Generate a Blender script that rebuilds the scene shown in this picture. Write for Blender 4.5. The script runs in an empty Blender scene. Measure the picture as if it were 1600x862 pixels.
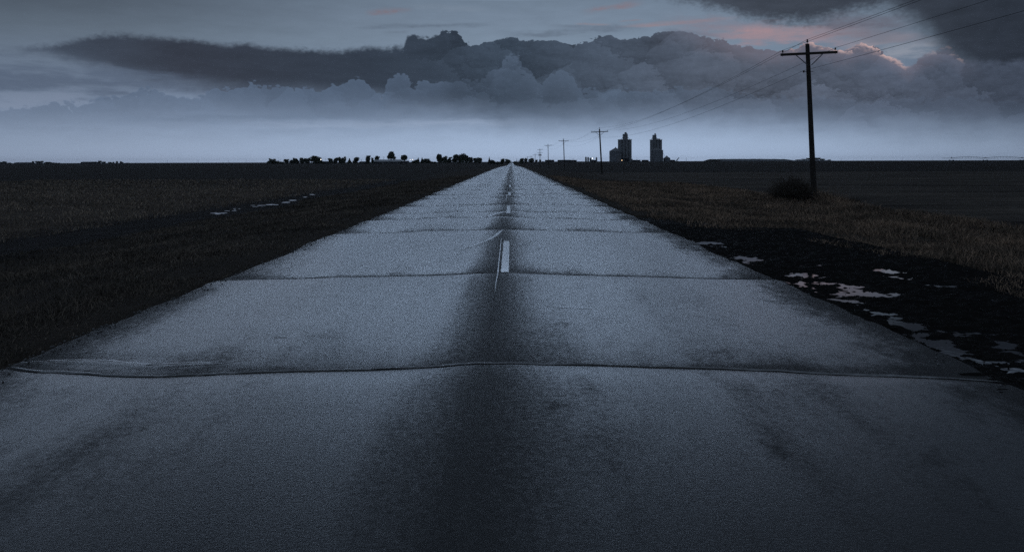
import bpy, math, random
import numpy as np

# ------------------------------------------------------------------ frame of reference
# x right, y along the road away from the viewer, z up; metres. Eye height 1.6 m over the road.
EYE = 1.6
FPX = 1150.0                      # focal length in pixels of the 1600-wide photograph
VPX, VPY = 799.0, 252.6           # where the straight road would vanish
ROLL = 0.0030                     # the photograph hangs a hair to the right
scene = bpy.context.scene
COL = scene.collection

cam_data = bpy.data.cameras.new("camera")
cam = bpy.data.objects.new("camera", cam_data)
COL.objects.link(cam)
cam.location = (0, 0, EYE)
cam.rotation_euler = (math.radians(90), 0, 0)
cam.rotation_mode = 'XYZ'
cam.rotation_euler = (math.radians(90), ROLL, 0)
cam_data.sensor_width = 36.0
cam_data.sensor_fit = 'HORIZONTAL'
cam_data.lens = 36.0 * FPX / 1600.0
cam_data.shift_x = (800.0 - VPX) / 1600.0
cam_data.shift_y = -(431.0 - VPY) / 1600.0
cam_data.clip_start = 0.05
cam_data.clip_end = 60000.0
scene.camera = cam

scene.view_settings.view_transform = 'Standard'
scene.view_settings.look = 'None'
scene.view_settings.exposure = 0.0
scene.view_settings.gamma = 1.0
scene.view_settings.use_curve_mapping = False
scene.render.engine = 'CYCLES'
scene.cycles.use_denoising = False
scene.cycles.max_bounces = 5
scene.cycles.diffuse_bounces = 2
scene.cycles.glossy_bounces = 3
scene.cycles.transmission_bounces = 3
scene.cycles.volume_bounces = 0
scene.cycles.sample_clamp_indirect = 4.0


def lin(*rgb):
    out = []
    for c in rgb:
        c /= 255.0
        out.append(c / 12.92 if c <= 0.04045 else ((c + 0.055) / 1.055) ** 2.4)
    return tuple(out)


def unroll(px, py):
    dx, dy = px - VPX, py - VPY
    return dx, dy + ROLL * dx


def uv(px, py):
    """direction of a photograph point as (azimuth, elevation) in degrees"""
    dx, dy = unroll(px, py)
    az = math.atan2(dx, FPX)
    el = math.atan2(-dy, math.hypot(dx, FPX))
    return math.degrees(az), math.degrees(el)


# ------------------------------------------------------------------ small node language
class Nodes:
    def __init__(self, tree):
        self.t = tree
        self.dims = '3D'

    def new(self, kind, **kw):
        n = self.t.nodes.new(kind)
        for k, v in kw.items():
            setattr(n, k, v)
        return n

    def put(self, sock, v):
        if isinstance(v, E):
            self.t.links.new(v.s, sock)
        elif isinstance(v, bpy.types.NodeSocket):
            self.t.links.new(v, sock)
        else:
            if hasattr(sock.default_value, '__len__'):
                v = tuple(v)
                if len(sock.default_value) == 4 and len(v) == 3:
                    v = v + (1.0,)
            sock.default_value = v

    def math(self, op, a, b=None, c=None, clamp=False):
        n = self.new('ShaderNodeMath', operation=op, use_clamp=clamp)
        self.put(n.inputs[0], a)
        if b is not None:
            self.put(n.inputs[1], b)
        if c is not None:
            self.put(n.inputs[2], c)
        return E(self, n.outputs[0])

    def smooth(self, x, a, b, lo=0.0, hi=1.0):
        n = self.new('ShaderNodeMapRange', interpolation_type='SMOOTHSTEP')
        self.put(n.inputs['Value'], x)
        self.put(n.inputs['From Min'], a)
        self.put(n.inputs['From Max'], b)
        self.put(n.inputs['To Min'], lo)
        self.put(n.inputs['To Max'], hi)
        return E(self, n.outputs['Result'])

    def vec(self, x, y, z=0.0):
        n = self.new('ShaderNodeCombineXYZ')
        for i, v in enumerate((x, y, z)):
            self.put(n.inputs[i], v)
        return n.outputs[0]

    def noise(self, vec, scale, detail=4.0, rough=0.55, lac=2.0, dist=0.0):
        n = self.new('ShaderNodeTexNoise', noise_dimensions=self.dims)
        self.put(n.inputs['Vector'], vec)
        self.put(n.inputs['Scale'], scale)
        self.put(n.inputs['Detail'], detail)
        self.put(n.inputs['Roughness'], rough)
        self.put(n.inputs['Lacunarity'], lac)
        self.put(n.inputs['Distortion'], dist)
        return E(self, n.outputs[0])

    def voro(self, vec, scale, detail=0.0, rough=0.5, feature='F1', smooth=0.3):
        n = self.new('ShaderNodeTexVoronoi', feature=feature)
        self.put(n.inputs['Vector'], vec)
        self.put(n.inputs['Scale'], scale)
        if 'Detail' in n.inputs:
            self.put(n.inputs['Detail'], detail)
            self.put(n.inputs['Roughness'], rough)
        if feature == 'SMOOTH_F1':
            self.put(n.inputs['Smoothness'], smooth)
        return E(self, n.outputs['Distance'])

    def curve(self, x, pts, xr, yr, vector=False):
        """piecewise curve through pts; xr, yr are the ranges mapped to 0..1"""
        n = self.new('ShaderNodeFloatCurve')
        c = n.mapping.curves[0]
        pts = sorted(pts)
        q = [((a - xr[0]) / (xr[1] - xr[0]), (b - yr[0]) / (yr[1] - yr[0])) for a, b in pts]
        q = [p for i, p in enumerate(q) if (0.0 <= p[0] <= 1.0) or (i + 1 < len(q) and 0.0 <= q[i + 1][0] <= 1.0) or (i > 0 and 0.0 <= q[i - 1][0] <= 1.0)]
        while len(c.points) < len(q):
            c.points.new(0.5, 0.5)
        for p, (a, b) in zip(c.points, q):
            p.location = (min(max(a, 0.0), 1.0), min(max(b, 0.0), 1.0))
            p.handle_type = 'VECTOR' if vector else 'AUTO_CLAMPED'
        n.mapping.update()
        self.put(n.inputs['Value'], (x - xr[0]) * (1.0 / (xr[1] - xr[0])))
        return E(self, n.outputs[0]) * (yr[1] - yr[0]) + yr[0]

    def ramp(self, fac, stops, mode='LINEAR'):
        n = self.new('ShaderNodeValToRGB')
        n.color_ramp.interpolation = mode
        els = n.color_ramp.elements
        while len(els) < len(stops):
            els.new(0.5)
        for e, (p, c) in zip(els, sorted(stops, key=lambda s: s[0])):
            e.position = p
            e.color = tuple(c) + (1.0,) if len(c) == 3 else c
        self.put(n.inputs[0], fac)
        return n.outputs[0]

    def mix(self, fac, a, b, blend='MIX'):
        n = self.new('ShaderNodeMix', data_type='RGBA', blend_type=blend)
        self.put(n.inputs[0], fac)
        self.put(n.inputs[6], a)
        self.put(n.inputs[7], b)
        return n.outputs[2]

    def scale(self, col, f):
        n = self.new('ShaderNodeVectorMath', operation='SCALE')
        self.put(n.inputs[0], col)
        self.put(n.inputs['Scale'], f)
        return n.outputs[0]


class E:
    def __init__(self, g, s):
        self.g, self.s = g, s

    def __add__(self, o): return self.g.math('ADD', self, o)
    __radd__ = __add__
    def __sub__(self, o): return self.g.math('SUBTRACT', self, o)
    def __rsub__(self, o): return self.g.math('SUBTRACT', o, self)
    def __mul__(self, o): return self.g.math('MULTIPLY', self, o)
    __rmul__ = __mul__
    def __truediv__(self, o): return self.g.math('DIVIDE', self, o)
    def abs(self): return self.g.math('ABSOLUTE', self)
    def min(self, o): return self.g.math('MINIMUM', self, o)
    def max(self, o): return self.g.math('MAXIMUM', self, o)


# ------------------------------------------------------------------ sky
SUN_EL, SUN_AZ = math.radians(2.0), math.radians(-28.0)     # the sun sits low, ahead and to the left, behind cloud
world = bpy.data.worlds.new("World")
scene.world = world
world.use_nodes = True
wt = world.node_tree
wt.nodes.clear()
G = Nodes(wt)
G.dims = '2D'
tc = G.new('ShaderNodeTexCoord')
sep = G.new('ShaderNodeSeparateXYZ')
wt.links.new(tc.outputs['Generated'], sep.inputs[0])
DX, DY, DZ = (E(G, sep.outputs[i]) for i in range(3))
U = G.math('ARCTAN2', DX, DY) * math.degrees(1)
V = G.math('ARCSINE', DZ) * math.degrees(1)
UR, VR = (-38.0, 38.0), (-1.0, 19.0)


def edge(px_pts):
    return G.curve(U, [uv(*p) for p in px_pts], UR, VR)


def over(base, color, alpha):
    return G.mix(alpha, base, color)


# clear evening sky: brightness by height, with a bright band added above the view
VMAX = 90.0
stops = [(0.0, (168, 187, 216)), (1.2, (162, 182, 210)), (2.4, (154, 174, 202)), (3.8, (136, 155, 182)),
         (5.4, (119, 136, 160)), (9.0, (121, 138, 157)), (11.2, (115, 131, 150)), (12.6, (108, 124, 142))]
stops = [(v, lin(*c)) for v, c in stops]
stops += [(13.1, (1.85, 2.45, 3.4)), (14.1, (1.85, 2.45, 3.4)), (15.5, (0.16, 0.22, 0.31)), (19.0, (0.045, 0.06, 0.085)), (42.0, (0.05, 0.066, 0.092)), (60.0, (0.22, 0.275, 0.35)), (90.0, (0.32, 0.40, 0.50))]  # unseen bright band over the view, added for the wet road to reflect
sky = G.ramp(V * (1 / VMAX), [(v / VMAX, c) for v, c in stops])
glow = G.curve(U, [(-180, .95), (-100, .80), (-50, .62), (-35, .70), (-22, .84), (-8, .97), (6, 1.02), (18, .95), (27, .80), (35, .66), (60, .55), (100, .80), (180, .95)],
               (-180, 180), (0, 1.2))
topdark = 1.0 - G.smooth(V, 6.5, 11.5) * (1.0 - G.smooth(V, 12.6, 14.5)) * (1.0 - G.smooth(U, -34.0, -4.0)) * 0.42

UV1 = G.vec(U, V * 1.6, 3.1)
UV2 = G.vec(U, V * 5.0, 7.7)
warp = G.noise(UV1, 0.55, 5, 0.6)
n_fine = G.noise(UV1, 2.2, 6, 0.62)
n_streak = G.noise(UV2, 0.30, 6, 0.6)
rightdark = 1.0 - G.smooth(V, 12.4, 13.2) * G.smooth(V, 15.0, 17.0, 1.0, 0.0) * G.smooth(U, 16.0, 31.0) * G.smooth(U, 60.0, 90.0, 1.0, 0.0) * 0.78
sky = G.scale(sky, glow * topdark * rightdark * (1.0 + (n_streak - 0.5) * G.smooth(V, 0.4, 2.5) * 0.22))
# cauliflower lumps: each cell of a warped cell pattern is one rounded head; its place in the cell shades it


def heads(scale, wob, seed):
    p = G.vec(U + warp * wob + n_fine * wob * 0.35 + seed, V * 1.2 + (n_fine - 0.5) * wob * 0.8 + seed)
    n = G.new('ShaderNodeTexVoronoi', feature='F1', voronoi_dimensions='2D')
    G.put(n.inputs['Vector'], p)
    G.put(n.inputs['Scale'], scale)
    d = E(G, n.outputs['Distance'])
    off = G.new('ShaderNodeVectorMath', operation='SUBTRACT')
    G.put(off.inputs[0], p)
    G.put(off.inputs[1], n.outputs['Position'])
    dot = G.new('ShaderNodeVectorMath', operation='DOT_PRODUCT')
    G.put(dot.inputs[0], off.outputs[0])
    dot.inputs[1].default_value = (0.35 * scale, 0.9 * scale, 0)
    sc = G.new('ShaderNodeSeparateColor')
    G.put(sc.inputs[0], n.outputs['Color'])
    return 1.0 - d * d, E(G, dot.outputs['Value']), E(G, sc.outputs[0])


la, ra, ca = heads(0.34, 1.9, 2.7)
lb, rb, cb = heads(0.95, 0.9, 9.1)
lc, rc, cc = heads(2.7, 0.4, 5.3)
lump = la * 0.55 + lb * 0.36 + lc * 0.16
calm = G.smooth(G.noise(G.vec(U, V * 2.2), 0.16, 3, 0.5), 0.36, 0.62, 0.25, 1.0)
relief = ra * 0.50 + calm * (rb * 0.28 + rc * 0.10 + (cb - 0.5) * 0.18) + (ca - 0.5) * 0.34


def stroke(base, p0, p1, w, color, alpha, ragged=0.6):
    """a streak of thin cloud between two points"""
    (u0, v0), (u1, v1) = uv(*p0), uv(*p1)
    L = math.hypot(u1 - u0, v1 - v0)
    tx, ty = (u1 - u0) / L, (v1 - v0) / L
    ws = w * 0.05
    s = (U - u0) * tx + (V - v0) * ty
    d = ((U - u0) * (-ty) + (V - v0) * tx + (n_streak - 0.5) * (ws * 2.2)).abs()
    m = G.smooth(d, 0.0, ws, 1.0, 0.0) * G.smooth(s, -0.12 * L, 0.25 * L) * G.smooth(s, 0.7 * L, 1.12 * L, 1.0, 0.0)
    m = m * G.smooth(n_streak + n_fine * 0.5, 0.75 - 0.35 * (1 - ragged), 0.75 + 0.25 - 0.2 * (1 - ragged), 1.0 - ragged, 1.0)
    return over(base, lin(*color), m * alpha)


# high thin streaks
for s in [((560, 43), (770, 38), 5, (92, 105, 122), .75, .5),
          ((600, 52), (640, 50), 4, (98, 110, 126), .5, .5),
          ((790, 54), (1010, 44), 9, (97, 110, 127), .75, .5),
          ((860, 40), (1000, 43), 5, (98, 110, 127), .6, .5),
          ((575, 19), (645, 17), 5.5, (122, 112, 122), .9, .6),
          ((640, 10), (760, 14), 7, (122, 136, 153), .5, .5),
          ((915, 18), (1002, 4), 6, (128, 119, 130), .95, .6),
          ((900, 37), (955, 39), 2.6, (134, 128, 138), .8, .6),
          ((968, 34), (1005, 31), 2.2, (132, 124, 134), .8, .6),
          ((975, 42), (1150, 28), 4, (140, 130, 140), .95, .5),
          ((1035, 46), (1140, 58), 5, (96, 108, 126), .6, .4),
          ((1050, 36), (1330, 62), 22, (128, 122, 136), .75, .4),
          ((1120, 54), (1370, 46), 17, (152, 135, 144), .95, .4),
          ((1155, 49), (1215, 47), 6, (164, 137, 143), .75, .5),
          ((1200, 62), (1330, 66), 7, (152, 136, 146), .8, .5),
          ((1270, 36), (1430, 40), 22, (100, 101, 115), .85, .35),
          ((1300, 52), (1430, 58), 10, (124, 118, 130), .6, .45),
          ((1370, 86), (1475, 66), 15, (142, 148, 161), .85, .4),
          ((1320, 72), (1440, 56), 10, (152, 143, 152), .75, .4),
          ((1350, 60), (1460, 62), 12, (112, 118, 133), .7, .4)]:
    sky = stroke(sky, *s)

# the heavy dark cloud overhead on the right
low_px = [(900, -60), (1000, -14), (1035, 2), (1075, 8), (1110, 15), (1150, 26), (1200, 37), (1250, 41), (1290, 33), (1330, 22), (1380, 16), (1410, 22), (1432, 36),
          (1452, 52), (1470, 72), (1490, 95), (1520, 120), (1600, 150), (1700, 140), (2000, 140)]
L4 = edge(low_px)
tl = V - L4 + (warp - 0.5) * 1.3 + (n_fine - 0.5) * 0.5
a4 = G.smooth(tl, G.smooth(U, 26.0, 32.0, -0.35, -2.2), G.smooth(U, 26.0, 32.0, 0.9, 1.8)) * G.smooth(V, 12.6, 14.5, 1.0, 0.0) * G.smooth(U, 4.0, 12.0)
c4 = G.ramp((U - 8.0) * (1 / 32.0), [(0.0, lin(66, 73, 86)), (0.35, lin(58, 64, 75)), (0.6, lin(52, 58, 69)), (0.8, lin(40, 46, 57)), (1.0, lin(34, 39, 49))])
c4 = G.scale(c4, 1.0 + (n_streak - 0.5) * 0.5 + (warp - 0.5) * 0.6)
sky = over(sky, c4, a4 * 0.95)

# long dark bank across the whole view
top_px = [(-400, 95), (-100, 90), (36, 69), (75, 66), (112, 58), (150, 50), (200, 49), (250, 53), (300, 57), (335, 62), (350, 64), (375, 62), (420, 69),
          (470, 71), (520, 74), (560, 71), (600, 68), (634, 69), (637, 52), (646, 50), (655, 57), (672, 60), (684, 52), (705, 49), (722, 58),
          (733, 67), (760, 66), (800, 62), (826, 63), (850, 64), (880, 64), (905, 66), (925, 62), (940, 56), (955, 57), (965, 64), (1000, 60),
          (1030, 54), (1050, 49), (1075, 50), (1100, 57), (1130, 64), (1165, 74), (1200, 80), (1240, 78), (1262, 68), (1290, 74),
          (1320, 80), (1337, 75), (1347, 68), (1358, 69), (1375, 74), (1392, 83), (1408, 92), (1420, 97), (1432, 90), (1455, 77), (1475, 74),
          (1492, 82), (1508, 92), (1540, 92), (1600, 88), (1750, 80), (2100, 90)]
bot_px = [(-400, 120), (-100, 110), (36, 73), (75, 80), (112, 89), (150, 99), (190, 110), (240, 122), (300, 130), (380, 138), (500, 142), (640, 150), (760, 165),
          (900, 168), (1050, 162), (1200, 165), (1350, 172), (1500, 175), (1600, 178), (2100, 180)]
T = edge(top_px)
B = edge(bot_px)
soft = G.smooth(U, -10.0, -4.0, 1.0, 0.0) + G.smooth(U, 26.0, 31.0)       # smooth-topped to the left, heaped to the right
tn = T + (lump - 0.82) * G.smooth(U, -14.0, -7.0, 0.25, 0.85) + (n_fine - 0.5) * 0.5
a_top = G.smooth(tn - V, 0.0, 0.07 + soft * 0.55)
a_bot = G.smooth(V - B + (warp - 0.5) * 0.9 + (n_streak - 0.5) * 1.2, G.smooth(U, -26.0, -16.0, -0.8, -2.9), G.smooth(U, -28.0, -16.0, 0.3, 0.85))
a_bank = a_top * a_bot
base_c = G.ramp((U + 40.0) * (1 / 80.0),
                [(0.0, lin(66, 77, 93)), (0.12, lin(60, 70, 85)), (0.20, lin(51, 58, 71)), (0.38, lin(51, 61, 75)), (0.50, lin(57, 69, 84)),
                 (0.60, lin(71, 82, 98)), (0.72, lin(80, 88, 103)), (0.84, lin(80, 89, 106)), (0.93, lin(66, 75, 91)), (1.0, lin(58, 66, 80))])
heap = G.smooth(U, -9.0, -3.0)
bank_c = G.scale(base_c, 1.0 + heap * (relief * 0.62 + (lump - 0.82) * 0.15) + (n_fine - 0.5) * 0.14 + (n_streak - 0.5) * 0.42)
# the lower part of the bank lightens into the haze under it
bank_c = G.mix(G.smooth(V - B, -1.2, 0.9, 0.45, 0.0), bank_c, lin(100, 116, 139))
# last light on the cloud tops to the right
rimw = (G.smooth(U, 24.2, 25.2) * G.smooth(U, 28.0, 28.6, 1.0, 0.0) + G.smooth(U, 29.2, 30.0) * G.smooth(U, 31.4, 31.9, 1.0, 0.0)
        + G.smooth(U, 20.2, 21.2) * G.smooth(U, 24.0, 25.0, 1.0, 0.0) * 0.9)
rim = G.smooth(tn - V, 0.0, 0.5, 1.0, 0.0) * rimw
rim = rim * G.smooth(relief * 1.2 + n_fine * 0.6, 0.15, 0.6)
bank_c = G.mix(rim * 0.95, bank_c, lin(226, 190, 182))
bank_c = G.mix(G.smooth(tn - V, 0.0, 1.7, 0.30, 0.0) * G.smooth(U, 10.0, 18.0) * G.smooth(U, 29.0, 33.0, 1.0, 0.0), bank_c, lin(140, 128, 140))
sky = over(sky, bank_c, a_bank)

# a lower smooth layer at far left, with a paler gap under it
sky = stroke(sky, (-60, 160), (150, 156), 16, (126, 139, 161), .55, .2)
sky = stroke(sky, (-160, 116), (330, 132), 26, (84, 98, 119), .85, .15)

sky = stroke(sky, (380, 196), (820, 190), 9, (163, 180, 206), .5, .3)
sky = stroke(sky, (150, 186), (620, 178), 10, (112, 130, 154), .45, .3)
# heaped clouds standing in front of the bank, paler and hazier
front_px = [(-400, 178), (0, 173), (60, 169), (90, 161), (130, 159), (163, 149), (195, 148), (205, 142), (213, 149), (220, 139), (232, 139), (255, 146), (285, 150),
            (300, 153), (330, 143), (355, 139), (375, 138), (400, 130), (412, 134), (440, 137), (470, 138), (500, 141), (520, 133), (535, 133),
            (550, 126), (560, 124), (572, 130), (584, 142), (598, 150), (604, 128), (622, 118), (640, 122), (646, 132), (660, 128), (690, 128),
            (715, 124), (740, 128), (758, 124), (766, 113), (780, 104), (792, 92), (804, 86), (812, 90), (818, 101), (828, 107), (835, 118), (837, 130), (845, 134), (850, 128), (862, 114),
            (872, 112), (884, 113), (894, 120), (903, 134), (912, 142), (925, 140), (960, 139), (1000, 143), (1040, 140), (1075, 136), (1110, 137),
            (1160, 146), (1250, 152), (1380, 156), (1500, 152), (1600, 158), (2000, 165)]
T2 = edge(front_px)
crest = lb * 0.55 + lc * 0.40 + la * 0.15
tn2 = T2 + (crest - 0.82) * 1.15 + (n_fine - 0.5) * 0.55
a2 = G.smooth(tn2 - V, -0.02, 0.16)
depth = tn2 - V
c2 = G.ramp((U + 40.0) * (1 / 80.0), [(0.0, lin(90, 107, 131)), (0.35, lin(84, 101, 124)), (0.45, lin(80, 95, 116)), (0.52, lin(76, 90, 109)), (0.60, lin(80, 95, 115)),
                                      (0.75, lin(84, 97, 117)), (1.0, lin(74, 86, 105))])
c2 = G.scale(c2, 1.0 + relief * 0.34 + G.smooth(depth, 0.0, 0.30, 0.16, 0.0) + (n_fine - 0.5) * 0.10)
# behind its edge each heap thins back into the bank or the bright air below
thin = G.smooth(depth, 0.1, 1.9, 1.0, G.smooth(U, -12.0, -5.0, 0.85, 0.46))
fade2 = G.smooth(U, 8.0, 18.0, 0.72, 0.40) * thin * (1.0 - 0.55 * G.smooth((U + 3.2).abs(), 1.0, 2.6, 1.0, 0.0))
sky = over(sky, c2, a2 * fade2 * G.smooth(V, 0.6, 5.2))

# faint real sky light under everything
nishita = G.new('ShaderNodeTexSky', sky_type='NISHITA')
nishita.sun_disc = False
nishita.sun_elevation = SUN_EL
nishita.sun_rotation = SUN_AZ
bg_air = G.new('ShaderNodeBackground')
wt.links.new(nishita.outputs[0], bg_air.inputs[0])
bg_air.inputs[1].default_value = 0.05 * 0.004
bg_cloud = G.new('ShaderNodeBackground')
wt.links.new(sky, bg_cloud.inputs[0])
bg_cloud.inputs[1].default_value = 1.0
addn = G.new('ShaderNodeAddShader')
wt.links.new(bg_air.outputs[0], addn.inputs[0])
wt.links.new(bg_cloud.outputs[0], addn.inputs[1])
wout = G.new('ShaderNodeOutputWorld')
wt.links.new(addn.outputs[0], wout.inputs[0])
world.cycles.sampling_method = 'MANUAL'
world.cycles.sample_map_resolution = 1024

sun_d = bpy.data.lights.new("sun", 'SUN')
sun_d.energy = 0.006
sun_d.angle = math.radians(30.0)
sun_d.color = (1.0, 0.8, 0.7)
sun = bpy.data.objects.new("sun", sun_d)
COL.objects.link(sun)
sun.rotation_euler = (math.radians(90) - SUN_EL, 0, math.radians(180) - SUN_AZ)

# ------------------------------------------------------------------ helpers
rng = np.random.default_rng(7)
random.seed(7)


def smoothstep(a, b, x):
    t = np.clip((np.asarray(x, float) - a) / (b - a), 0, 1)
    return t * t * (3 - 2 * t)


def hash2(ix, iy, seed):
    h = (ix.astype(np.int64) * 374761393 + iy.astype(np.int64) * 668265263 + seed * 1442695041) & 0xffffffff
    h = ((h ^ (h >> 13)) * 1274126177) & 0xffffffff
    return ((h ^ (h >> 16)) & 0xffff) / 65535.0


def vnoise(x, y, seed=0):
    x, y = np.broadcast_arrays(np.asarray(x, float), np.asarray(y, float))
    ix, iy = np.floor(x), np.floor(y)
    fx, fy = x - ix, y - iy
    fx, fy = fx * fx * (3 - 2 * fx), fy * fy * (3 - 2 * fy)
    a, b = hash2(ix, iy, seed), hash2(ix + 1, iy, seed)
    c, d = hash2(ix, iy + 1, seed), hash2(ix + 1, iy + 1, seed)
    return (a + (b - a) * fx) * (1 - fy) + (c + (d - c) * fx) * fy


def fbm(x, y, oct=4, seed=0):
    s, a, t = 0, 1.0, 0
    for i in range(oct):
        s = s + a * vnoise(x * 2 ** i, y * 2 ** i, seed + 17 * i)
        t += a
        a *= 0.5
    return s / t


def tag(o, label=None, cat=None, group=None, kind=None):
    for k, v in (('label', label), ('category', cat), ('group', group), ('kind', kind)):
        if v:
            o[k] = v
    return o


def link(name, mesh, parent=None):
    o = bpy.data.objects.new(name, mesh)
    COL.objects.link(o)
    if parent:
        o.parent = parent
    return o


def empty(name, loc):
    o = bpy.data.objects.new(name, None)
    o.empty_display_size = 0.3
    COL.objects.link(o)
    o.location = loc
    return o


def np_mesh(name, verts, faces, mat=None, smooth=True):
    """faces: (n,3) or (n,4) integer array"""
    verts = np.asarray(verts, np.float32)
    faces = np.asarray(faces, np.int32)
    me = bpy.data.meshes.new(name)
    k = faces.shape[1]
    me.vertices.add(len(verts))
    me.vertices.foreach_set('co', verts.ravel())
    me.loops.add(faces.size)
    me.loops.foreach_set('vertex_index', faces.ravel())
    me.polygons.add(len(faces))
    me.polygons.foreach_set('loop_start', np.arange(0, faces.size, k, dtype=np.int32))
    me.polygons.foreach_set('loop_total', np.full(len(faces), k, np.int32))
    if smooth:
        me.polygons.foreach_set('use_smooth', np.ones(len(faces), bool))
    me.update(calc_edges=True)
    me.validate()
    if mat:
        me.materials.append(mat)
    return me


def grid_mesh(name, X, Y, Z, mat):
    r, c = X.shape
    i = np.arange(r * c).reshape(r, c)
    f = np.stack([i[:-1, :-1], i[:-1, 1:], i[1:, 1:], i[1:, :-1]], -1).reshape(-1, 4)
    return np_mesh(name, np.stack([X, Y, Z], -1).reshape(-1, 3), f, mat)


class MB:
    """collects simple solids into one mesh"""
    def __init__(self):
        self.v, self.f = [], []

    def add(self, verts, faces):
        o = len(self.v)
        self.v += [tuple(map(float, p)) for p in verts]
        self.f += [tuple(i + o for i in f) for f in faces]
        return self

    def box(self, x0, x1, y0, y1, z0, z1):
        p = [(x, y, z) for z in (z0, z1) for y in (y0, y1) for x in (x0, x1)]
        return self.add(p, [(0, 2, 3, 1), (4, 5, 7, 6), (0, 1, 5, 4), (1, 3, 7, 5), (3, 2, 6, 7), (2, 0, 4, 6)])

    def rings(self, rings, cap=True, closed=True):
        n = len(rings[0])
        v = [p for r in rings for p in r]
        f = []
        for k in range(len(rings) - 1):
            for i in range(n if closed else n - 1):
                j = (i + 1) % n
                f.append((k * n + i, k * n + j, (k + 1) * n + j, (k + 1) * n + i))
        if cap:
            f.append(tuple(range(n - 1, -1, -1)))
            f.append(tuple((len(rings) - 1) * n + i for i in range(n)))
        return self.add(v, f)

    def lathe(self, prof, cx=0, cy=0, n=12):
        return self.rings([[(cx + r * math.cos(2 * math.pi * i / n), cy + r * math.sin(2 * math.pi * i / n), z) for i in range(n)] for r, z in prof])

    def tube(self, pts, r, n=6):
        pts = [np.array(p, float) for p in pts]
        rs = r if hasattr(r, '__len__') else [r] * len(pts)
        rings = []
        for k, p in enumerate(pts):
            d = pts[min(k + 1, len(pts) - 1)] - pts[max(k - 1, 0)]
            d /= np.linalg.norm(d) + 1e-12
            a = np.cross(d, (0, 0, 1.0) if abs(d[2]) < 0.9 else (0, 1.0, 0))
            a /= np.linalg.norm(a)
            b = np.cross(d, a)
            rings.append([tuple(p + rs[k] * (a * math.cos(2 * math.pi * i / n) + b * math.sin(2 * math.pi * i / n))) for i in range(n)])
        return self.rings(rings)

    def bar(self, p, q, w, h):
        """a squared bar between two points, w wide (horizontal) and h high"""
        p, q = np.array(p, float), np.array(q, float)
        d = (q - p) / np.linalg.norm(q - p)
        a = np.cross(d, (0, 0, 1.0))
        a = a / np.linalg.norm(a) if np.linalg.norm(a) > 1e-6 else np.array((1.0, 0, 0))
        b = np.cross(a, d)
        rings = [[tuple(e + a * w / 2 * s + b * h / 2 * t) for s, t in ((-1, -1), (1, -1), (1, 1), (-1, 1))] for e in (p, q)]
        return self.rings(rings)

    def build(self, name, mat, parent=None, smooth=False):
        me = bpy.data.meshes.new(name)
        me.from_pydata(self.v, [], self.f)
        if smooth:
            me.polygons.foreach_set('use_smooth', [True] * len(me.polygons))
            me.set_sharp_from_angle(angle=math.radians(40))
        me.materials.append(mat)
        me.update()
        return link(name, me, parent)


# ------------------------------------------------------------------ materials
def material(name):
    m = bpy.data.materials.new(name)
    m.use_nodes = True
    g = Nodes(m.node_tree)
    b = m.node_tree.nodes['Principled BSDF']
    return m, g, b


def simple(name, color, rough=0.8, var=0.35, scale=3.0, spec=0.3, metal=0.0, coords='Object'):
    m, g, b = material(name)
    t = g.new('ShaderNodeTexCoord')
    n = g.noise(t.outputs[coords], scale, 5, 0.6)
    c0 = tuple(c * (1 - var) for c in color)
    c1 = tuple(c * (1 + var) for c in color)
    g.put(b.inputs['Base Color'], g.ramp(n, [(0.3, c0), (0.7, c1)]))
    b.inputs['Roughness'].default_value = rough
    b.inputs['Specular IOR Level'].default_value = spec
    b.inputs['Metallic'].default_value = metal
    return m


M = {
    'wood': simple('weathered_pole_wood', (0.030, 0.026, 0.023), 0.85, 0.4, 6.0, 0.15),
    'insulator': simple('brown_porcelain', (0.03, 0.02, 0.018), 0.35, 0.2, 9.0, 0.4),
    'iron': simple('galvanised_iron', (0.05, 0.05, 0.055), 0.55, 0.3, 8.0, 0.4),
    'wire': simple('weathered_wire', (0.03, 0.03, 0.035), 0.6, 0.2, 4.0, 0.2),
    'concrete': simple('grey_elevator_concrete', (0.17, 0.178, 0.19), 0.9, 0.25, 0.15, 0.1),
    'steel': simple('dull_corrugated_steel', (0.13, 0.14, 0.155), 0.6, 0.25, 0.6, 0.3),
    'roof': simple('pale_metal_roof', (0.34, 0.36, 0.39), 0.6, 0.2, 0.5, 0.3),
    'shed': simple('dark_shed_wall', (0.035, 0.037, 0.042), 0.85, 0.25, 0.5, 0.15),
    'glass': simple('dark_window_glass', (0.02, 0.022, 0.026), 0.15, 0.2, 1.0, 0.5),
    'trunk': simple('dark_bark', (0.028, 0.024, 0.022), 0.9, 0.3, 2.0, 0.1),
    'leaf': simple('dark_green_leaves', (0.055, 0.066, 0.046), 0.8, 0.55, 0.55, 0.15),
    'leaf_pale': simple('dull_green_leaves', (0.075, 0.085, 0.062), 0.8, 0.5, 0.55, 0.15),
    'twig': simple('dry_brown_twigs', (0.058, 0.049, 0.041), 0.9, 0.4, 3.0, 0.1),
}


# ------------------------------------------------------------------ lie of the land
POLE_X = 18.8


def road_z(y):
    y = np.asarray(y, float)
    return -1.75 * smoothstep(120, 690, y) + 0.75 * smoothstep(900, 3200, y)


ROAD_L, ROAD_R, CENTRE = -4.15, 3.72, -0.12


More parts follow.
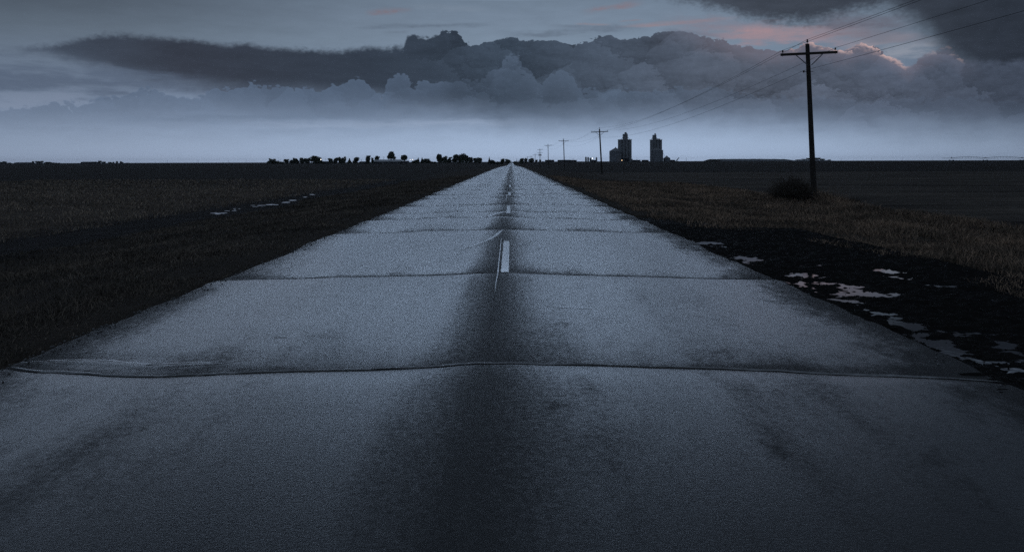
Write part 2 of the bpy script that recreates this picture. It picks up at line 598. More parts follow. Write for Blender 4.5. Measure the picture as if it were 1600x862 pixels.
def field_z(x, y):
    """open fields either side, without the road bank"""
    x, y = np.broadcast_arrays(np.asarray(x, float), np.asarray(y, float))
    right = -1.0 + 1.9 * smoothstep(230, 950, y)
    left = -0.95 + 0.65 * smoothstep(230, 900, y) - 0.5 * smoothstep(1500, 4000, y)
    s = smoothstep(-60, 60, x)
    z = left * (1 - s) + right * s
    z = z + (fbm(x / 23.0, y / 31.0, 3, 5) - 0.5) * 0.22 * smoothstep(20, 60, np.abs(x))
    return z


def ground_z(x, y):
    x, y = np.broadcast_arrays(np.asarray(x, float), np.asarray(y, float))
    rz = road_z(y)
    off = np.where(x > CENTRE, x - ROAD_R, ROAD_L - x)           # metres outside the pavement edge
    # the bank falls away from the pavement; the muddy pull-off near the viewer on the right is flatter
    pull = smoothstep(19, 13, y) * (x > 0)
    bank = -0.07 - 0.55 * smoothstep(0.3, 6.5, off) - 0.4 * smoothstep(5.0, 13.0, off)
    flat = -0.09 - 0.06 * smoothstep(0, 4, off) - 0.85 * smoothstep(5.5, 14.0, off)
    shape = bank * (1 - pull) + flat * pull
    near = rz + np.where(off < 0, -0.25, shape)
    w = smoothstep(9, 45, off) 
    far = field_z(x, y)
    z = near * (1 - w) + far * w
    rough = (fbm(x * 0.9, y * 0.9, 3, 11) - 0.5) * 0.14 * smoothstep(0.6, 4, off) * (1 - pull * smoothstep(8, 3, off))
    return z + rough


def P(px, py, y):
    """point on the ray through a photograph pixel at distance y along the road"""
    dx, dy = unroll(px, py)
    return np.array((dx * y / FPX, y, EYE - dy * y / FPX))


def px_to_ground(px, py, z):
    dx, dy = unroll(px, py)
    y = (EYE - z) * FPX / dy
    return dx * y / FPX, y


# ------------------------------------------------------------------ ground sheet
def axis(*segs):
    out = []
    for a, b, n, p in segs:
        t = np.linspace(0, 1, n, endpoint=False) ** p
        out.append(a + (b - a) * t)
    out.append([segs[-1][1]])
    return np.concatenate(out)


def ground_material():
    m, g, b = material('soil_and_crops')
    geo = g.new('ShaderNodeNewGeometry')
    pos = geo.outputs['Position']
    sp = g.new('ShaderNodeSeparateXYZ')
    g.put(sp.inputs[0], pos)
    x, y = E(g, sp.outputs[0]), E(g, sp.outputs[1])
    n1 = g.noise(pos, 0.11, 5, 0.6)
    n2 = g.noise(pos, 1.7, 6, 0.65)
    n3 = g.noise(pos, 14.0, 4, 0.7)
    rows = g.noise(g.vec(x * 0.04, y * 0.22, 1.0), 1.0, 6, 0.7)
    wob = (n1 - 0.5) * 14.0
    soil = g.ramp(n2 * 0.6 + n3 * 0.4, [(0.3, (0.006, 0.006, 0.007)), (0.7, (0.020, 0.018, 0.018))])
    # right: a mown field of dull straw as far as the next field, which is darker
    mown = g.ramp(rows * 0.75 + n2 * 0.25, [(0.36, (0.016, 0.014, 0.013)), (0.5, (0.055, 0.048, 0.042)), (0.64, (0.110, 0.094, 0.080))])
    dark_crop = g.ramp(n1 * 0.5 + rows * 0.5, [(0.3, (0.018, 0.017, 0.0165)), (0.7, (0.036, 0.032, 0.029))])
    right_f = g.mix(g.smooth(y + (n1 - 0.5) * 4.0, 176.0, 184.0), mown, dark_crop)
    # a dark field track just short of the boundary
    right_f = g.mix(g.smooth((y - 181.0 + (n1 - 0.5) * 3.0).abs(), 2.0, 6.0, 0.8, 0.0), right_f, (0.006, 0.006, 0.006))
    # left: stubble band, then darker crop
    stub = g.ramp(rows * 0.5 + n2 * 0.5, [(0.35, (0.024, 0.020, 0.018)), (0.65, (0.11, 0.088, 0.070))])
    left_f = g.mix(g.smooth(y + wob, 62.0, 105.0), stub, dark_crop)
    f = g.mix(g.smooth(x, -5.0, 5.0), left_f, right_f)
    verge = g.ramp(n2 * 0.5 + n3 * 0.5, [(0.3, (0.020, 0.018, 0.016)), (0.7, (0.055, 0.046, 0.038))])
    off = x.abs()
    col = g.mix(g.smooth(off + (n1 - 0.5) * 5.0 + (n2 - 0.5) * 2.0, 12.5, 17.0), verge, f)
    # mud: the pull-off at right and the wet rut at left
    mud = g.smooth(x, 3.0, 3.6) * g.smooth(x + (n2 - 0.5) * 2.2 + g.smooth(y, 9.0, 17.0, 0.0, 2.6), 6.4, 8.0, 1.0, 0.0) * g.smooth(y, 15.0, 19.0, 1.0, 0.0)
    rut = g.smooth((x + 15.0 + (n1 - 0.5) * 3.0).abs(), 1.5, 4.5, 1.0, 0.0) * g.smooth(y, 90.0, 140.0, 1.0, 0.0)
    wet = mud.max(rut * 0.9)
    col = g.mix(wet, col, soil)
    g.put(b.inputs['Base Color'], col)
    g.put(b.inputs['Roughness'], g.smooth(wet * (0.55 + n2 * 0.6), 0.2, 0.9, 0.97, 0.85))
    b.inputs['Specular IOR Level'].default_value = 0.05
    bump = g.new('ShaderNodeBump')
    bump.inputs['Strength'].default_value = 0.9
    bump.inputs['Distance'].default_value = 0.08
    g.put(bump.inputs['Height'], n2 * 0.7 + n3 * 0.35)
    g.put(b.inputs['Normal'], bump.outputs[0])
    return m


M['ground'] = ground_material()
gx = np.unique(np.concatenate([-axis((13, 9000, 60, 3.2))[::-1], axis((-13, -4.3, 60, 1)), axis((-4.3, 3.6, 12, 1)), axis((3.6, 13, 80, 1)), axis((13, 9000, 60, 3.2))]).round(4))
gy = np.unique(np.concatenate([axis((-120, 2, 30, 1)), axis((2, 24, 130, 1)), axis((24, 90, 120, 1)), axis((90, 12000, 130, 2.6))]).round(4))
GX, GY = np.meshgrid(gx, gy)
GZ = ground_z(GX, GY)
# the right-hand strip beside the pavement gets its own finer sheet (shoulder): drop the coarse ground under it
under = (GX > 3.55) & (GX < 7.7) & (GY > 2.5) & (GY < 22.5)
GZ = GZ - under * 0.10
ground = link('ground', grid_mesh('ground', GX, GY, GZ, M['ground']))
tag(ground, kind='structure')

# ------------------------------------------------------------------ muddy shoulder with puddles
def shoulder_material():
    m, g, b = material('wet_mud_and_gravel')
    geo = g.new('ShaderNodeNewGeometry')
    pos = geo.outputs['Position']
    n2 = g.noise(pos, 3.0, 6, 0.65)
    n3 = g.noise(pos, 42.0, 4, 0.7)
    g.put(b.inputs['Base Color'], g.ramp(n2 * 0.5 + n3 * 0.5, [(0.3, (0.004, 0.004, 0.0045)), (0.7, (0.015, 0.014, 0.0135))]))
    g.put(b.inputs['Roughness'], g.smooth(n2, 0.35, 0.7, 0.7, 0.95))
    b.inputs['Specular IOR Level'].default_value = 0.06
    bump = g.new('ShaderNodeBump')
    bump.inputs['Strength'].default_value = 1.0
    bump.inputs['Distance'].default_value = 0.02
    g.put(bump.inputs['Height'], n3)
    g.put(b.inputs['Normal'], bump.outputs[0])
    return m


M['mud'] = shoulder_material()
# water stands where the photograph shows it: (pixel x, pixel y, half length px, half height px, depth factor)
POOLS = [(1105, 380, 26, 3, 1.0), (1125, 386, 18, 2, .9), (1165, 405, 26, 4.5, 1.0), (1235, 396, 20, 2, .7), (1283, 415, 28, 2.5, .8), (1300, 404, 12, 1.5, .6),
         (1245, 431, 40, 4, .85), (1280, 443, 50, 3.5, .9), (1330, 447, 24, 5, 1.1), (1350, 460, 52, 5, 1.15), (1330, 452, 18, 6, 1.1),
         (1385, 424, 24, 6, 1.0), (1420, 434, 22, 4, .9), (1480, 447, 30, 3, .8), (1515, 457, 30, 3, .7), (1320, 470, 28, 5, .8), (1565, 456, 14, 3, .5),
         (1375, 491, 30, 6, .9), (1420, 508, 26, 6, .9), (1395, 497, 24, 4, .7), (1480, 518, 50, 5, .62), (1560, 540, 40, 5, .6), (1470, 533, 22, 5, .75),
         (1500, 548, 26, 5, .75), (1545, 564, 30, 5, .85), (1580, 580, 30, 6, .95), (1430, 478, 30, 3, .55), (1530, 489, 30, 3, .5), (1590, 493, 14, 3, .6)]
sx = np.linspace(3.45, 7.8, 176)
sy = np.concatenate([np.linspace(3.2, 12, 440), np.linspace(12.03, 22.4, 240)])
SX, SY = np.meshgrid(sx, sy)
base = ground_z(SX, SY)
WATER_Z = -0.118
dip = np.zeros_like(SX)
for px, py, hl, hh, k in POOLS:
    cx, cy = px_to_ground(px, py, WATER_Z)
    ax = hl * cy / FPX * 0.92
    ay = max(hh * cy * cy / (FPX * (EYE - WATER_Z)) * 1.0, 0.07)
    # puddles lie along the wheel marks, a little skewed with them
    u, v = SX - cx, SY - cy
    d = (u / ax) ** 2 + (v / ay) ** 2
    dip = np.maximum(dip, 0.90 * k * np.exp(-d * 0.75))
bumpy = (fbm(SX * 2.2, SY * 2.2, 4, 21) - 0.5) * 0.060 + (fbm(SX * 8, SY * 15, 3, 31) - 0.5) * 0.074 + (fbm(SX * 5, SY * 1.6, 3, 41) - 0.5) * 0.03
edge_fade = smoothstep(3.45, 3.9, SX)
mudz = np.maximum(base, -0.50) + 0.0
# level the mud a little above the water and let the pools sink below it
dip = np.maximum(dip, 0.75 * np.exp(-((SX - 3.98 - 0.25 * (fbm(SY * 0.8, SY * 0, 3, 77) - 0.5)) / 0.16) ** 2) * smoothstep(0.42, 0.62, fbm(SX * 1.1, SY * 0.9, 3, 78)) * smoothstep(14.0, 11.0, SY))
level = WATER_Z + 0.027
inner = smoothstep(7.45, 7.15, SX) * smoothstep(20.5, 18.2, SY)
mudz = base * (1 - inner) + level * inner + bumpy * (0.25 + 0.75 * inner) * (1 + 0.9 * smoothstep(4.4, 5.6, SX) * 0) - dip * 0.058 * inner
mudz = mudz + (1 - edge_fade) * 0.03
border = np.minimum.reduce([smoothstep(7.8, 7.55, SX), smoothstep(22.4, 21.8, SY), smoothstep(3.2, 3.5, SY)])
mudz = mudz * border + (base - 0.12) * (1 - border)
shoulder = link('shoulder', grid_mesh('shoulder', SX, SY, mudz, M['mud']))
tag(shoulder, kind='structure')

mw, gw, bw = material('standing_water')
bw.inputs['Base Color'].default_value = (0.012, 0.013, 0.015, 1)
bw.inputs['Roughness'].default_value = 0.03
bw.inputs['IOR'].default_value = 1.33
bw.inputs['Specular IOR Level'].default_value = 1.0
geo = gw.new('ShaderNodeNewGeometry')
rip = gw.noise(geo.outputs['Position'], 9.0, 3, 0.6)
bp = gw.new('ShaderNodeBump')
bp.inputs['Strength'].default_value = 0.06
bp.inputs['Distance'].default_value = 0.01
gw.put(bp.inputs['Height'], rip)
gw.put(bw.inputs['Normal'], bp.outputs[0])
M['water'] = mw
wv = [(3.6, 3.6, WATER_Z), (7.1, 3.6, WATER_Z), (7.1, 18.0, WATER_Z), (3.6, 18.0, WATER_Z)]
water = link('puddle_water', np_mesh('puddle_water', wv, [(0, 1, 2, 3)], M['water']))
tag(water, kind='structure')

# wet ruts at the left edge of the field: small sheets of water lying in the ground
LEFT_POOLS = [(340, 333, 16, 1.4), (372, 325, 8, 1.0), (388, 322, 8, .9), (412, 319.5, 13, 1.3), (424, 321, 4, 1.0), (446, 316, 9, 1.4), (456, 313.5, 7, 1.3), (480, 306, 8, .8), (488, 304.5, 5, .7)]
wet_line = [(326, 334.5), (352, 333), (368, 327), (392, 322.5), (418, 320.5), (440, 318), (462, 313), (478, 307.5), (492, 303.5)]
LEFT_POOLS = [(337, 333.6, 9, 1.0), (349, 333.0, 7, .8), (423, 320.8, 8, 1.3), (408, 321.4, 7, .9), (447, 316.6, 7, 1.2), (457, 313.8, 6, 1.1)]
for _ in range(26):
    q = random.random() * (len(wet_line) - 1)
    a_, b_ = wet_line[int(q)], wet_line[int(q) + 1]
    f_ = q - int(q)
    LEFT_POOLS.append((a_[0] + (b_[0] - a_[0]) * f_ + random.uniform(-4, 4), a_[1] + (b_[1] - a_[1]) * f_ + random.uniform(-1.6, 1.6), random.uniform(1.5, 5.0), random.uniform(0.4, 0.8)))
for i, (px, py, hl, hh) in enumerate(LEFT_POOLS):
    cx, cy = px_to_ground(px, py, -0.9)
    z = float(ground_z(cx, cy))
    for _ in range(4):
        cx, cy = px_to_ground(px, py, z)
        z = float(ground_z(cx, cy))
    ax, ay = hl * cy / FPX, max(0.42 * hh * cy * cy / (FPX * (EYE - z)), 0.12)
    n = 40
    ring = []
    for k in range(n):
        t = 2 * math.pi * k / n
        r = 0.75 + 0.5 * float(fbm(math.cos(t) * 1.3 + i * 7, math.sin(t) * 1.3, 3, 3))
        ring.append((cx + ax * r * math.cos(t) - ay * 0.15 * math.sin(t), cy + ay * r * math.sin(t)))
    top = float(np.percentile([float(ground_z(a, b_)) for a, b_ in ring], 72)) + 0.006
    mb = MB()
    mb.rings([[(a, b_, top - 0.4) for a, b_ in ring], [(a, b_, top) for a, b_ in ring]])
    tag(mb.build('puddle_water', M['water']), kind='structure')

# ------------------------------------------------------------------ road
# transverse cracks: (distance, reach from left, reach to right, width of the dip, depth, wander seed)
def line_y(py, px=799):
    dx, dy = unroll(px, py)
    return EYE * FPX / dy


crack_px = [
    [(-60, 556), (0, 562), (60, 571), (170, 578), (250, 580), (370, 577), (550, 573), (680, 570), (735, 565), (800, 565), (860, 566), (1000, 569), (1200, 574.5), (1400, 580.5), (1600, 589), (1700, 595)],
    [(318, 433), (400, 431), (500, 429.5), (620, 428.5), (700, 427), (745, 424.5), (800, 424.5), (850, 426), (1000, 428), (1100, 429.5), (1195, 431)],
    [(490, 363), (560, 361), (650, 359.5), (720, 358), (799, 357), (880, 358), (960, 359.5), (1070, 362)],
    [(560, 342), (680, 339), (770, 338), (799, 338.5), (850, 339), (940, 340.5), (1030, 343)],
    [(590, 332), (690, 331), (750, 329.5), (799, 329.5), (900, 330), (1005, 332.5)],
    [(620, 321), (700, 320), (799, 318.5), (880, 319), (985, 322)],
    [(640, 310), (720, 309), (799, 308), (880, 308.8), (960, 310.5)],
]
cracks = []
for pl in crack_px:
    w = []
    for px, py in pl:
        dx, dy = unroll(px, py)
        y = EYE * FPX / dy
        w.append((dx * y / FPX, y))
    w.sort()
    xs, ys = np.array(w).T
    cracks.append([xs, ys])
y = 36.5
k = 0
while y < 190:
    xs = np.linspace(-4.3, 3.9, 9)
    cracks.append([xs, y + (rng.random(9) - 0.5) * 0.25 + xs * (rng.random() - 0.5) * 0.05])
    y += 4.2 + rng.random() * 5.0
    k += 1
partial = {3: (-9, 9), 9: (-9, 1.5), 12: (-2, 9)}

ycent = [float(np.interp(CENTRE, c[0], c[1])) for c in cracks]
cuts = sorted(ycent)
ny = [-60, -30, -12, -6]
ny += list(np.arange(-4, 24, 0.07)) + list(np.arange(24, 60, 0.2)) + list(np.arange(60, 200, 0.6)) + list(np.linspace(200, 700, 110)) + list(np.linspace(710, 3600, 60))
for c in ycent:
    r = 0.9
    st = 0.006 if c < 12 else (0.012 if c < 24 else 0.03)
    near = np.concatenate([np.arange(-0.06, 0.0601, st), np.array([-.9, -.7, -.55, -.42, -.32, -.25, -.2, -.16, -.12, -.09, .09, .12, .16, .2, .25, .32, .42, .55, .7, .9])])
    ny = [q for q in ny if abs(q - c) > 0.9] + list(c + near)
ny = np.array(sorted(ny))
nx = np.unique(np.concatenate([np.linspace(0, 1, 58), [0.004, 0.012, 0.988, 0.996]]))
TX, TY = np.meshgrid(nx, ny)
XX = ROAD_L + (ROAD_R - ROAD_L) * TX
# every row bends with the nearest crack so the cracks run along rows
warp_y = np.zeros_like(XX)
for c, yc in zip(cracks, ycent):
    w = np.interp(XX, c[0], c[1]) - yc
    jitter = (fbm(XX * 1.7, XX * 0 + yc, 4, 3) - 0.5) * 0.05 + (fbm(XX * 9.0, XX * 0 + yc, 3, 4) - 0.5) * 0.02
    # spread of the bend: fades to nothing at the neighbouring crack
    lo = max([q for q in ycent if q < yc - 1e-6], default=yc - 4)
    hi = min([q for q in ycent if q > yc + 1e-6], default=yc + 40)
    s = TY - yc
    f = np.where(s < 0, np.clip(1 + s / (yc - lo), 0, 1), np.clip(1 - s / (hi - yc), 0, 1))
    warp_y += (w + jitter) * f
YY = TY + warp_y
edge_wob = (fbm(YY * 0.9, YY * 0 + 3, 4, 8) - 0.5) * 0.22 + (fbm(YY * 6.0, YY * 0 + 5, 3, 9) - 0.5) * 0.06
XE = XX + np.where(TX < 0.5, -1, 1) * edge_wob * smoothstep(0.10, 0.0, np.minimum(TX, 1 - TX))
ZZ = road_z(YY) - 0.035 * ((XX - CENTRE) / 4.0) ** 2
# wheel-path ruts and slow settlement
for cxw in (-2.95, -1.15, 0.98, 2.75):
    ZZ -= 0.007 * np.exp(-((XX - cxw) / 0.36) ** 2)
ZZ += (fbm(XX * 0.5, YY * 0.22, 3, 15) - 0.5) * 0.03 * smoothstep(400, 100, YY)
WEAR = np.zeros_like(XX)
for i, (c, yc) in enumerate(zip(cracks, ycent)):
    s = TY - yc
    r0, r1 = partial.get(i, (-9, 9))
    act = smoothstep(r0, r0 + 0.6, XX) * smoothstep(r1, r1 - 0.6, XX)
    amp = (0.026 if yc < 30 else 0.036) * (0.55 + 0.8 * fbm(XX * 0.6, XX * 0 + yc * 3, 3, 19)) * act
    wid = np.where(s < 0, 0.25, 0.50) * (1.0 if yc < 14 else 1.5)
    ZZ -= amp * np.exp(-np.abs(s) / wid) * (np.abs(s) < 4)
    var = smoothstep(0.36, 0.62, fbm(XX * 1.3 + 9, XX * 0 + yc * 5, 3, 25))
    sg = 0.006 if yc < 12 else (0.012 if yc < 24 else 0.045)
    ZZ -= act * (0.014 * np.exp(-(s / sg) ** 2) * (0.15 + 0.85 * var))
    k = 1.0 if yc < 14 else 1.5
    vary = 0.5 + 0.9 * fbm(XX * 0.5 + 30, XX * 0 + yc * 7, 3, 33)
    # water gathers on the near slope of each dip; the far slope sheds it and keeps its coarse face
    WEAR += act * vary * (1.0 if yc < 14 else 1.25) * np.where(s < 0, -0.42 * np.exp(s / (0.40 * k)), 0.62 * np.exp(-s / (0.50 * k)))
    ZZ += act * 0.0045 * np.exp(-((s - 0.03) / 0.014) ** 2)
# the sunken, twice-cracked wedge at the left end of the nearest crack
mb_px = [(20, 556.5), (90, 554), (130, 553), (175, 554.5), (205, 559), (240, 562), (300, 560), (345, 561), (372, 571)]
wx, wy = [], []
for px, py in mb_px:
    dx, dy = unroll(px, py)
    yy = EYE * FPX / dy
    wx.append(dx * yy / FPX)
    wy.append(yy)
wx, wy = np.array(wx), np.array(wy)
yb = np.interp(XX, wx, wy)
inside = smoothstep(wx[0] - 0.1, wx[0] + 0.2, XX) * smoothstep(wx[-1] + 0.05, wx[-1] - 0.35, XX)
s = YY - yb
WEAR += inside * np.where(s > 0, 0.5 * np.exp(-s / 0.15), -0.25 * np.exp(s / 0.12))
ZZ += inside * (0.012 * np.exp(-((s + 0.05) / 0.06) ** 2) - 0.014 * np.exp(-np.abs(s - 0.03) / 0.12))
ZZ -= smoothstep(0.0, 0.012, np.minimum(TX, 1 - TX)) * 0 + (1 - smoothstep(0.0, 0.012, np.minimum(TX, 1 - TX))) * 0.06
# skirts down at both edges so the slab has thickness
XE[:, 0] -= 0.03
XE[:, -1] += 0.03
ZZ[:, 0] -= 0.12
ZZ[:, -1] -= 0.12


def road_surface(x, y):
    """height of the finished road under (x, y), by nearest row and column"""
    j = int(np.clip(np.searchsorted(ROAD_L + (ROAD_R - ROAD_L) * nx, x), 1, len(nx) - 1))
    col = YY[:, j]
    i = int(np.clip(np.searchsorted(col, y), 1, len(col) - 1))
    t = (y - col[i - 1]) / max(col[i] - col[i - 1], 1e-9)
    return float(ZZ[i - 1, j] * (1 - t) + ZZ[i, j] * t)


def asphalt_material():
    m, g, b = material('wet_asphalt')
    geo = g.new('ShaderNodeNewGeometry')
    pos = geo.outputs['Position']
    sp = g.new('ShaderNodeSeparateXYZ')
    g.put(sp.inputs[0], pos)
    x, y = E(g, sp.outputs[0]), E(g, sp.outputs[1])
    streak = g.noise(g.vec(x * 2.1, y * 0.07, 2.0), 1.0, 5, 0.6)
    patch = g.noise(g.vec(x * 0.8, y * 0.45, 4.0), 1.0, 5, 0.62)
    grit = g.noise(pos, 75.0, 3, 0.6)
    fine = g.noise(pos, 190.0, 2, 0.6)
    blot = g.noise(g.vec(x * 5.0, y * 3.0, 8.0), 1.0, 5, 0.7)
    xc = x - CENTRE + (streak - 0.5) * 0.30
    # the strip between the lanes never gets polished: coarser and darker; so do the outer edges
    mid = g.math('POWER', g.smooth((xc + 0.06).abs() + (blot - 0.5) * 0.30 + (patch - 0.5) * 0.30, -0.1, 1.0, 1.0, 0.0), 1.8) * 0.78
    slab = g.smooth(y, 5.8, 5.95, 0.26, 0.06) * g.smooth(y, 10.6, 10.75, 1.0, 0.0)      # the two nearest slabs are made duller and coarser to darken the foreground
    lane_r = g.smooth(xc, 0.5, 0.75) * g.smooth(xc, 1.25, 1.45, 1.0, 0.0)
    edge_ = g.smooth(x + (blot - 0.5) * 0.9, 2.6, 3.8).max(g.smooth(x + (blot - 0.5) * 0.7, -3.45, -4.25))
    wear = g.new('ShaderNodeAttribute', attribute_name='wear')
    wear = E(g, wear.outputs['Fac'])
    track = 0.0
    for cw in (-2.83, -1.03, 1.10, 2.87):
        track = g.smooth((xc - cw).abs(), 0.1, 0.62, 1.0, 0.0) + track
    tar = g.smooth(g.noise(g.vec(x * 1.6, y * 0.9, 21.0), 1.0, 6, 0.7), 0.60, 0.68) * 0.22
    mott = g.noise(pos, 20.0, 6, 0.72)
    chip = g.smooth(g.noise(pos, 55.0, 2, 0.5), 0.62, 0.72)
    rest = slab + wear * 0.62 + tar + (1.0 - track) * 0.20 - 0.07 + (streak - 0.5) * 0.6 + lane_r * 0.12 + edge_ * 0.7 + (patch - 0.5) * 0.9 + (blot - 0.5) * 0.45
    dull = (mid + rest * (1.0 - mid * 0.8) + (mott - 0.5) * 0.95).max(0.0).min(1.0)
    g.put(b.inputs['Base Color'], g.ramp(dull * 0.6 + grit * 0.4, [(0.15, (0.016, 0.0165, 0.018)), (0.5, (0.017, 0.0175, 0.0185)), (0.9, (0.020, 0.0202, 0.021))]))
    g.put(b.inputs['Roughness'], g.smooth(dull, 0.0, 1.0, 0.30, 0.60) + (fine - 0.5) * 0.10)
    g.put(b.inputs['Specular IOR Level'], g.smooth(dull, 0.1, 1.0, 0.12, 0.25))
    # a film of water lies over the polished stone
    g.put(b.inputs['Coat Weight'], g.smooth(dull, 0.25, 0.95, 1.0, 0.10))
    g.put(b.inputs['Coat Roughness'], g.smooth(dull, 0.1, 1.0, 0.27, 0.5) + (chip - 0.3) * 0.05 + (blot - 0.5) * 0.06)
    b.inputs['Coat IOR'].default_value = 1.36
    film = g.new('ShaderNodeBump')
    film.inputs['Strength'].default_value = 0.09
    film.inputs['Distance'].default_value = 0.006
    b.inputs['IOR'].default_value = 1.45
    bump = g.new('ShaderNodeBump')
    bump.inputs['Strength'].default_value = 0.25
    bump.inputs['Distance'].default_value = 0.006
    chips = g.voro(pos, 70.0)
    lumps_ = g.noise(pos, 26.0, 3, 0.6)
    g.put(bump.inputs['Height'], grit * 0.9 + fine * 0.35 - chips * 0.5)
    g.put(b.inputs['Normal'], bump.outputs[0])
    g.put(film.inputs['Height'], grit * 0.9 + fine * 0.3 - chips * 0.5 + lumps_ * 1.2)
    g.put(b.inputs['Coat Normal'], film.outputs[0])
    return m


M['asphalt'] = asphalt_material()
road_me = grid_mesh('road', XE, YY, ZZ, M['asphalt'])
wear_attr = road_me.attributes.new('wear', 'FLOAT', 'POINT')
wear_attr.data.foreach_set('value', WEAR.ravel().astype(np.float32))
road = link('road', road_me)
tag(road, kind='structure')
M['paint'] = simple('worn_white_road_paint', (0.66, 0.68, 0.70), 0.4, 0.25, 26.0, 0.5)
M['sealant_dark'] = simple('weathered_crack_sealant', (0.20, 0.205, 0.215), 0.3, 0.4, 12.0, 0.5)
WETCOAT = ('sealant', 'sealant_dark', 'paint')
M['sealant'] = simple('pale_crack_sealant', (0.42, 0.43, 0.45), 0.35, 0.25, 14.0, 0.5)


for k_ in WETCOAT:
    bs = M[k_].node_tree.nodes['Principled BSDF']
    bs.inputs['Coat Weight'].default_value = 1.0
    bs.inputs['Coat Roughness'].default_value = 0.22
    bs.inputs['Coat IOR'].default_value = 1.36


def ribbon(name, pts, width, mat, lift=0.004, taper=True, sub=0.06, ragged=0.0):
    """a thin strip laid on the road along pts"""
    pts = [np.array(p, float) for p in pts]
    line = [pts[0]]
    for a, b_ in zip(pts, pts[1:]):
        n = max(1, int(np.linalg.norm(b_ - a) / sub))
        line += [a + (b_ - a) * (i + 1) / n for i in range(n)]
    V_, F_ = [], []
    N = len(line)
    for i, p in enumerate(line):
        d = line[min(i + 1, N - 1)] - line[max(i - 1, 0)]
        d = d / (np.linalg.norm(d) + 1e-9)
        nrm = np.array((-d[1], d[0]))
        w = width / 2 * ((0.25 + 0.75 * min(1.0, min(i, N - 1 - i) / (0.2 * N))) if taper else 1.0)
        for k in range(3):
            wr = w * (1 + ragged * (random.random() - 0.5))
            q = p + nrm * wr * (k - 1)
            V_.append((q[0], q[1], road_surface(q[0], q[1]) + lift + (0.0015 if k == 1 else 0)))
    for i in range(N - 1):
        for k in range(2):
            F_.append((i * 3 + k, i * 3 + k + 1, (i + 1) * 3 + k + 1, (i + 1) * 3 + k))
    o = link(name, np_mesh(name, V_, F_, mat))
    tag(o, kind='structure')
    return o


y0 = EYE * FPX / (423.5 - VPY + ROLL * -10)
PERIOD, DASH = 12.0, 4.0
k = 0
while y0 + k * PERIOD < 620:
    a = y0 + k * PERIOD
    ribbon('lane_marking', [(CENTRE + 0.02, a), (CENTRE + 0.02, a + DASH)], 0.115 if k == 0 else 0.125, M['paint'], 0.005, False, 0.12 if k < 4 else 0.5, 0.10)
    k += 1


def on_road(px, py):
    dx, dy = unroll(px, py)
    yy = EYE * FPX / dy
    return (dx * yy / FPX, yy)


ribbon('crack_seal', [on_road(*p) for p in [(718, 391), (740, 384), (760, 376), (773, 369), (781, 362), (785, 358.5)]], 0.085, M['sealant'], sub=0.05, ragged=0.3)
ribbon('crack_seal', [on_road(*p) for p in [(764, 338), (768, 335.5), (778, 333), (790, 330.5)]], 0.16, M['sealant'], sub=0.08, ragged=0.3)
ribbon('crack_seal', [on_road(*p) for p in [(783, 372), (779, 410), (777, 428), (774, 445), (773, 457)]], 0.016, M['sealant'], sub=0.05, ragged=0.4)
ribbon('crack_seal', [on_road(*p) for p in [(792, 303), (790, 314)]], 0.03, M['sealant'], sub=0.1, ragged=0.4)
ribbon('crack_seal', [on_road(*p) for p in [(770, 287), (790, 284.5)]], 0.35, M['sealant'], sub=0.2, ragged=0.4)
ribbon('crack_seal', [on_road(*p) for p in [(852, 479), (885, 480.5), (924, 482)]], 0.035, M['sealant'], sub=0.05, ragged=0.5)
ribbon('crack_seal', [on_road(*p) for p in [(806, 382), (824, 383.5)]], 0.03, M['sealant'], sub=0.05, ragged=0.5)
ribbon('crack_seal', [on_road(*p) for p in [(780, 366), (794, 365.6)]], 0.03, M['sealant'], sub=0.05, ragged=0.5)
ribbon('crack_seal', [on_road(*p) for p in [(428, 525), (438, 524.6), (448, 525)]], 0.03, M['sealant'], sub=0.03, ragged=0.5)

# old sealant squeezed along the far lip of the nearer cracks
for i in range(5):
    xs_, ys_ = cracks[i]
    row = int(np.argmin(np.abs(ny - (ycent[i] + 0.028))))
    j0 = 2
    while j0 < len(nx) - 8:
        j1 = min(len(nx) - 3, j0 + random.randint(8, 26))
        ribbon('crack_seal', [(XX[row, j], YY[row, j]) for j in range(j0, j1 + 1)], 0.036 if i == 0 else 0.035 + 0.012 * i, M['sealant_dark'], 0.0025, True, 0.12, 0.5)
        j0 = j1 + random.randint(0, 4)

ribbon('crack_seal', [on_road(*p) for p in mb_px[:-1]], 0.03, M['sealant'], 0.003, True, 0.05, 0.5)
ribbon('crack_seal', [on_road(*p) for p in [(250, 566), (300, 563.5), (345, 562.5), (385, 557)]], 0.018, M['sealant_dark'], 0.003, True, 0.05, 0.5)

# loose gravel washed out over the mud
n = 3500
gy_ = 4.2 * (18.5 / 4.2) ** rng.random(n)
gx_ = 3.62 + rng.random(n) ** 1.7 * 3.4
iy = np.clip(np.searchsorted(sy, gy_), 1, len(sy) - 1)
ix = np.clip(np.searchsorted(sx, gx_), 1, len(sx) - 1)
gz_ = mudz[iy, ix]
gs = 0.004 + 0.010 * rng.random(n) ** 3
gs = gs * (1 + 0.03 * gy_)
octa = np.array([(1, 0, 0), (-1, 0, 0), (0, 1, 0), (0, -1, 0), (0, 0, 1), (0, 0, -1)], float)
of = np.array([(0, 2, 4), (2, 1, 4), (1, 3, 4), (3, 0, 4), (2, 0, 5), (1, 2, 5), (3, 1, 5), (0, 3, 5)])
gv = octa[None] * (gs[:, None, None] * (0.6 + 0.8 * rng.random((n, 6, 1)))) * np.array([1.2, 1.2, 0.8])
gv = gv + np.stack([gx_, gy_, gz_ + gs * 0.25], 1)[:, None]
gf = (of[None] + (np.arange(n) * 6)[:, None, None]).reshape(-1, 3)
M['stone'] = simple('wet_gravel', (0.020, 0.019, 0.018), 0.7, 0.5, 30.0, 0.15)
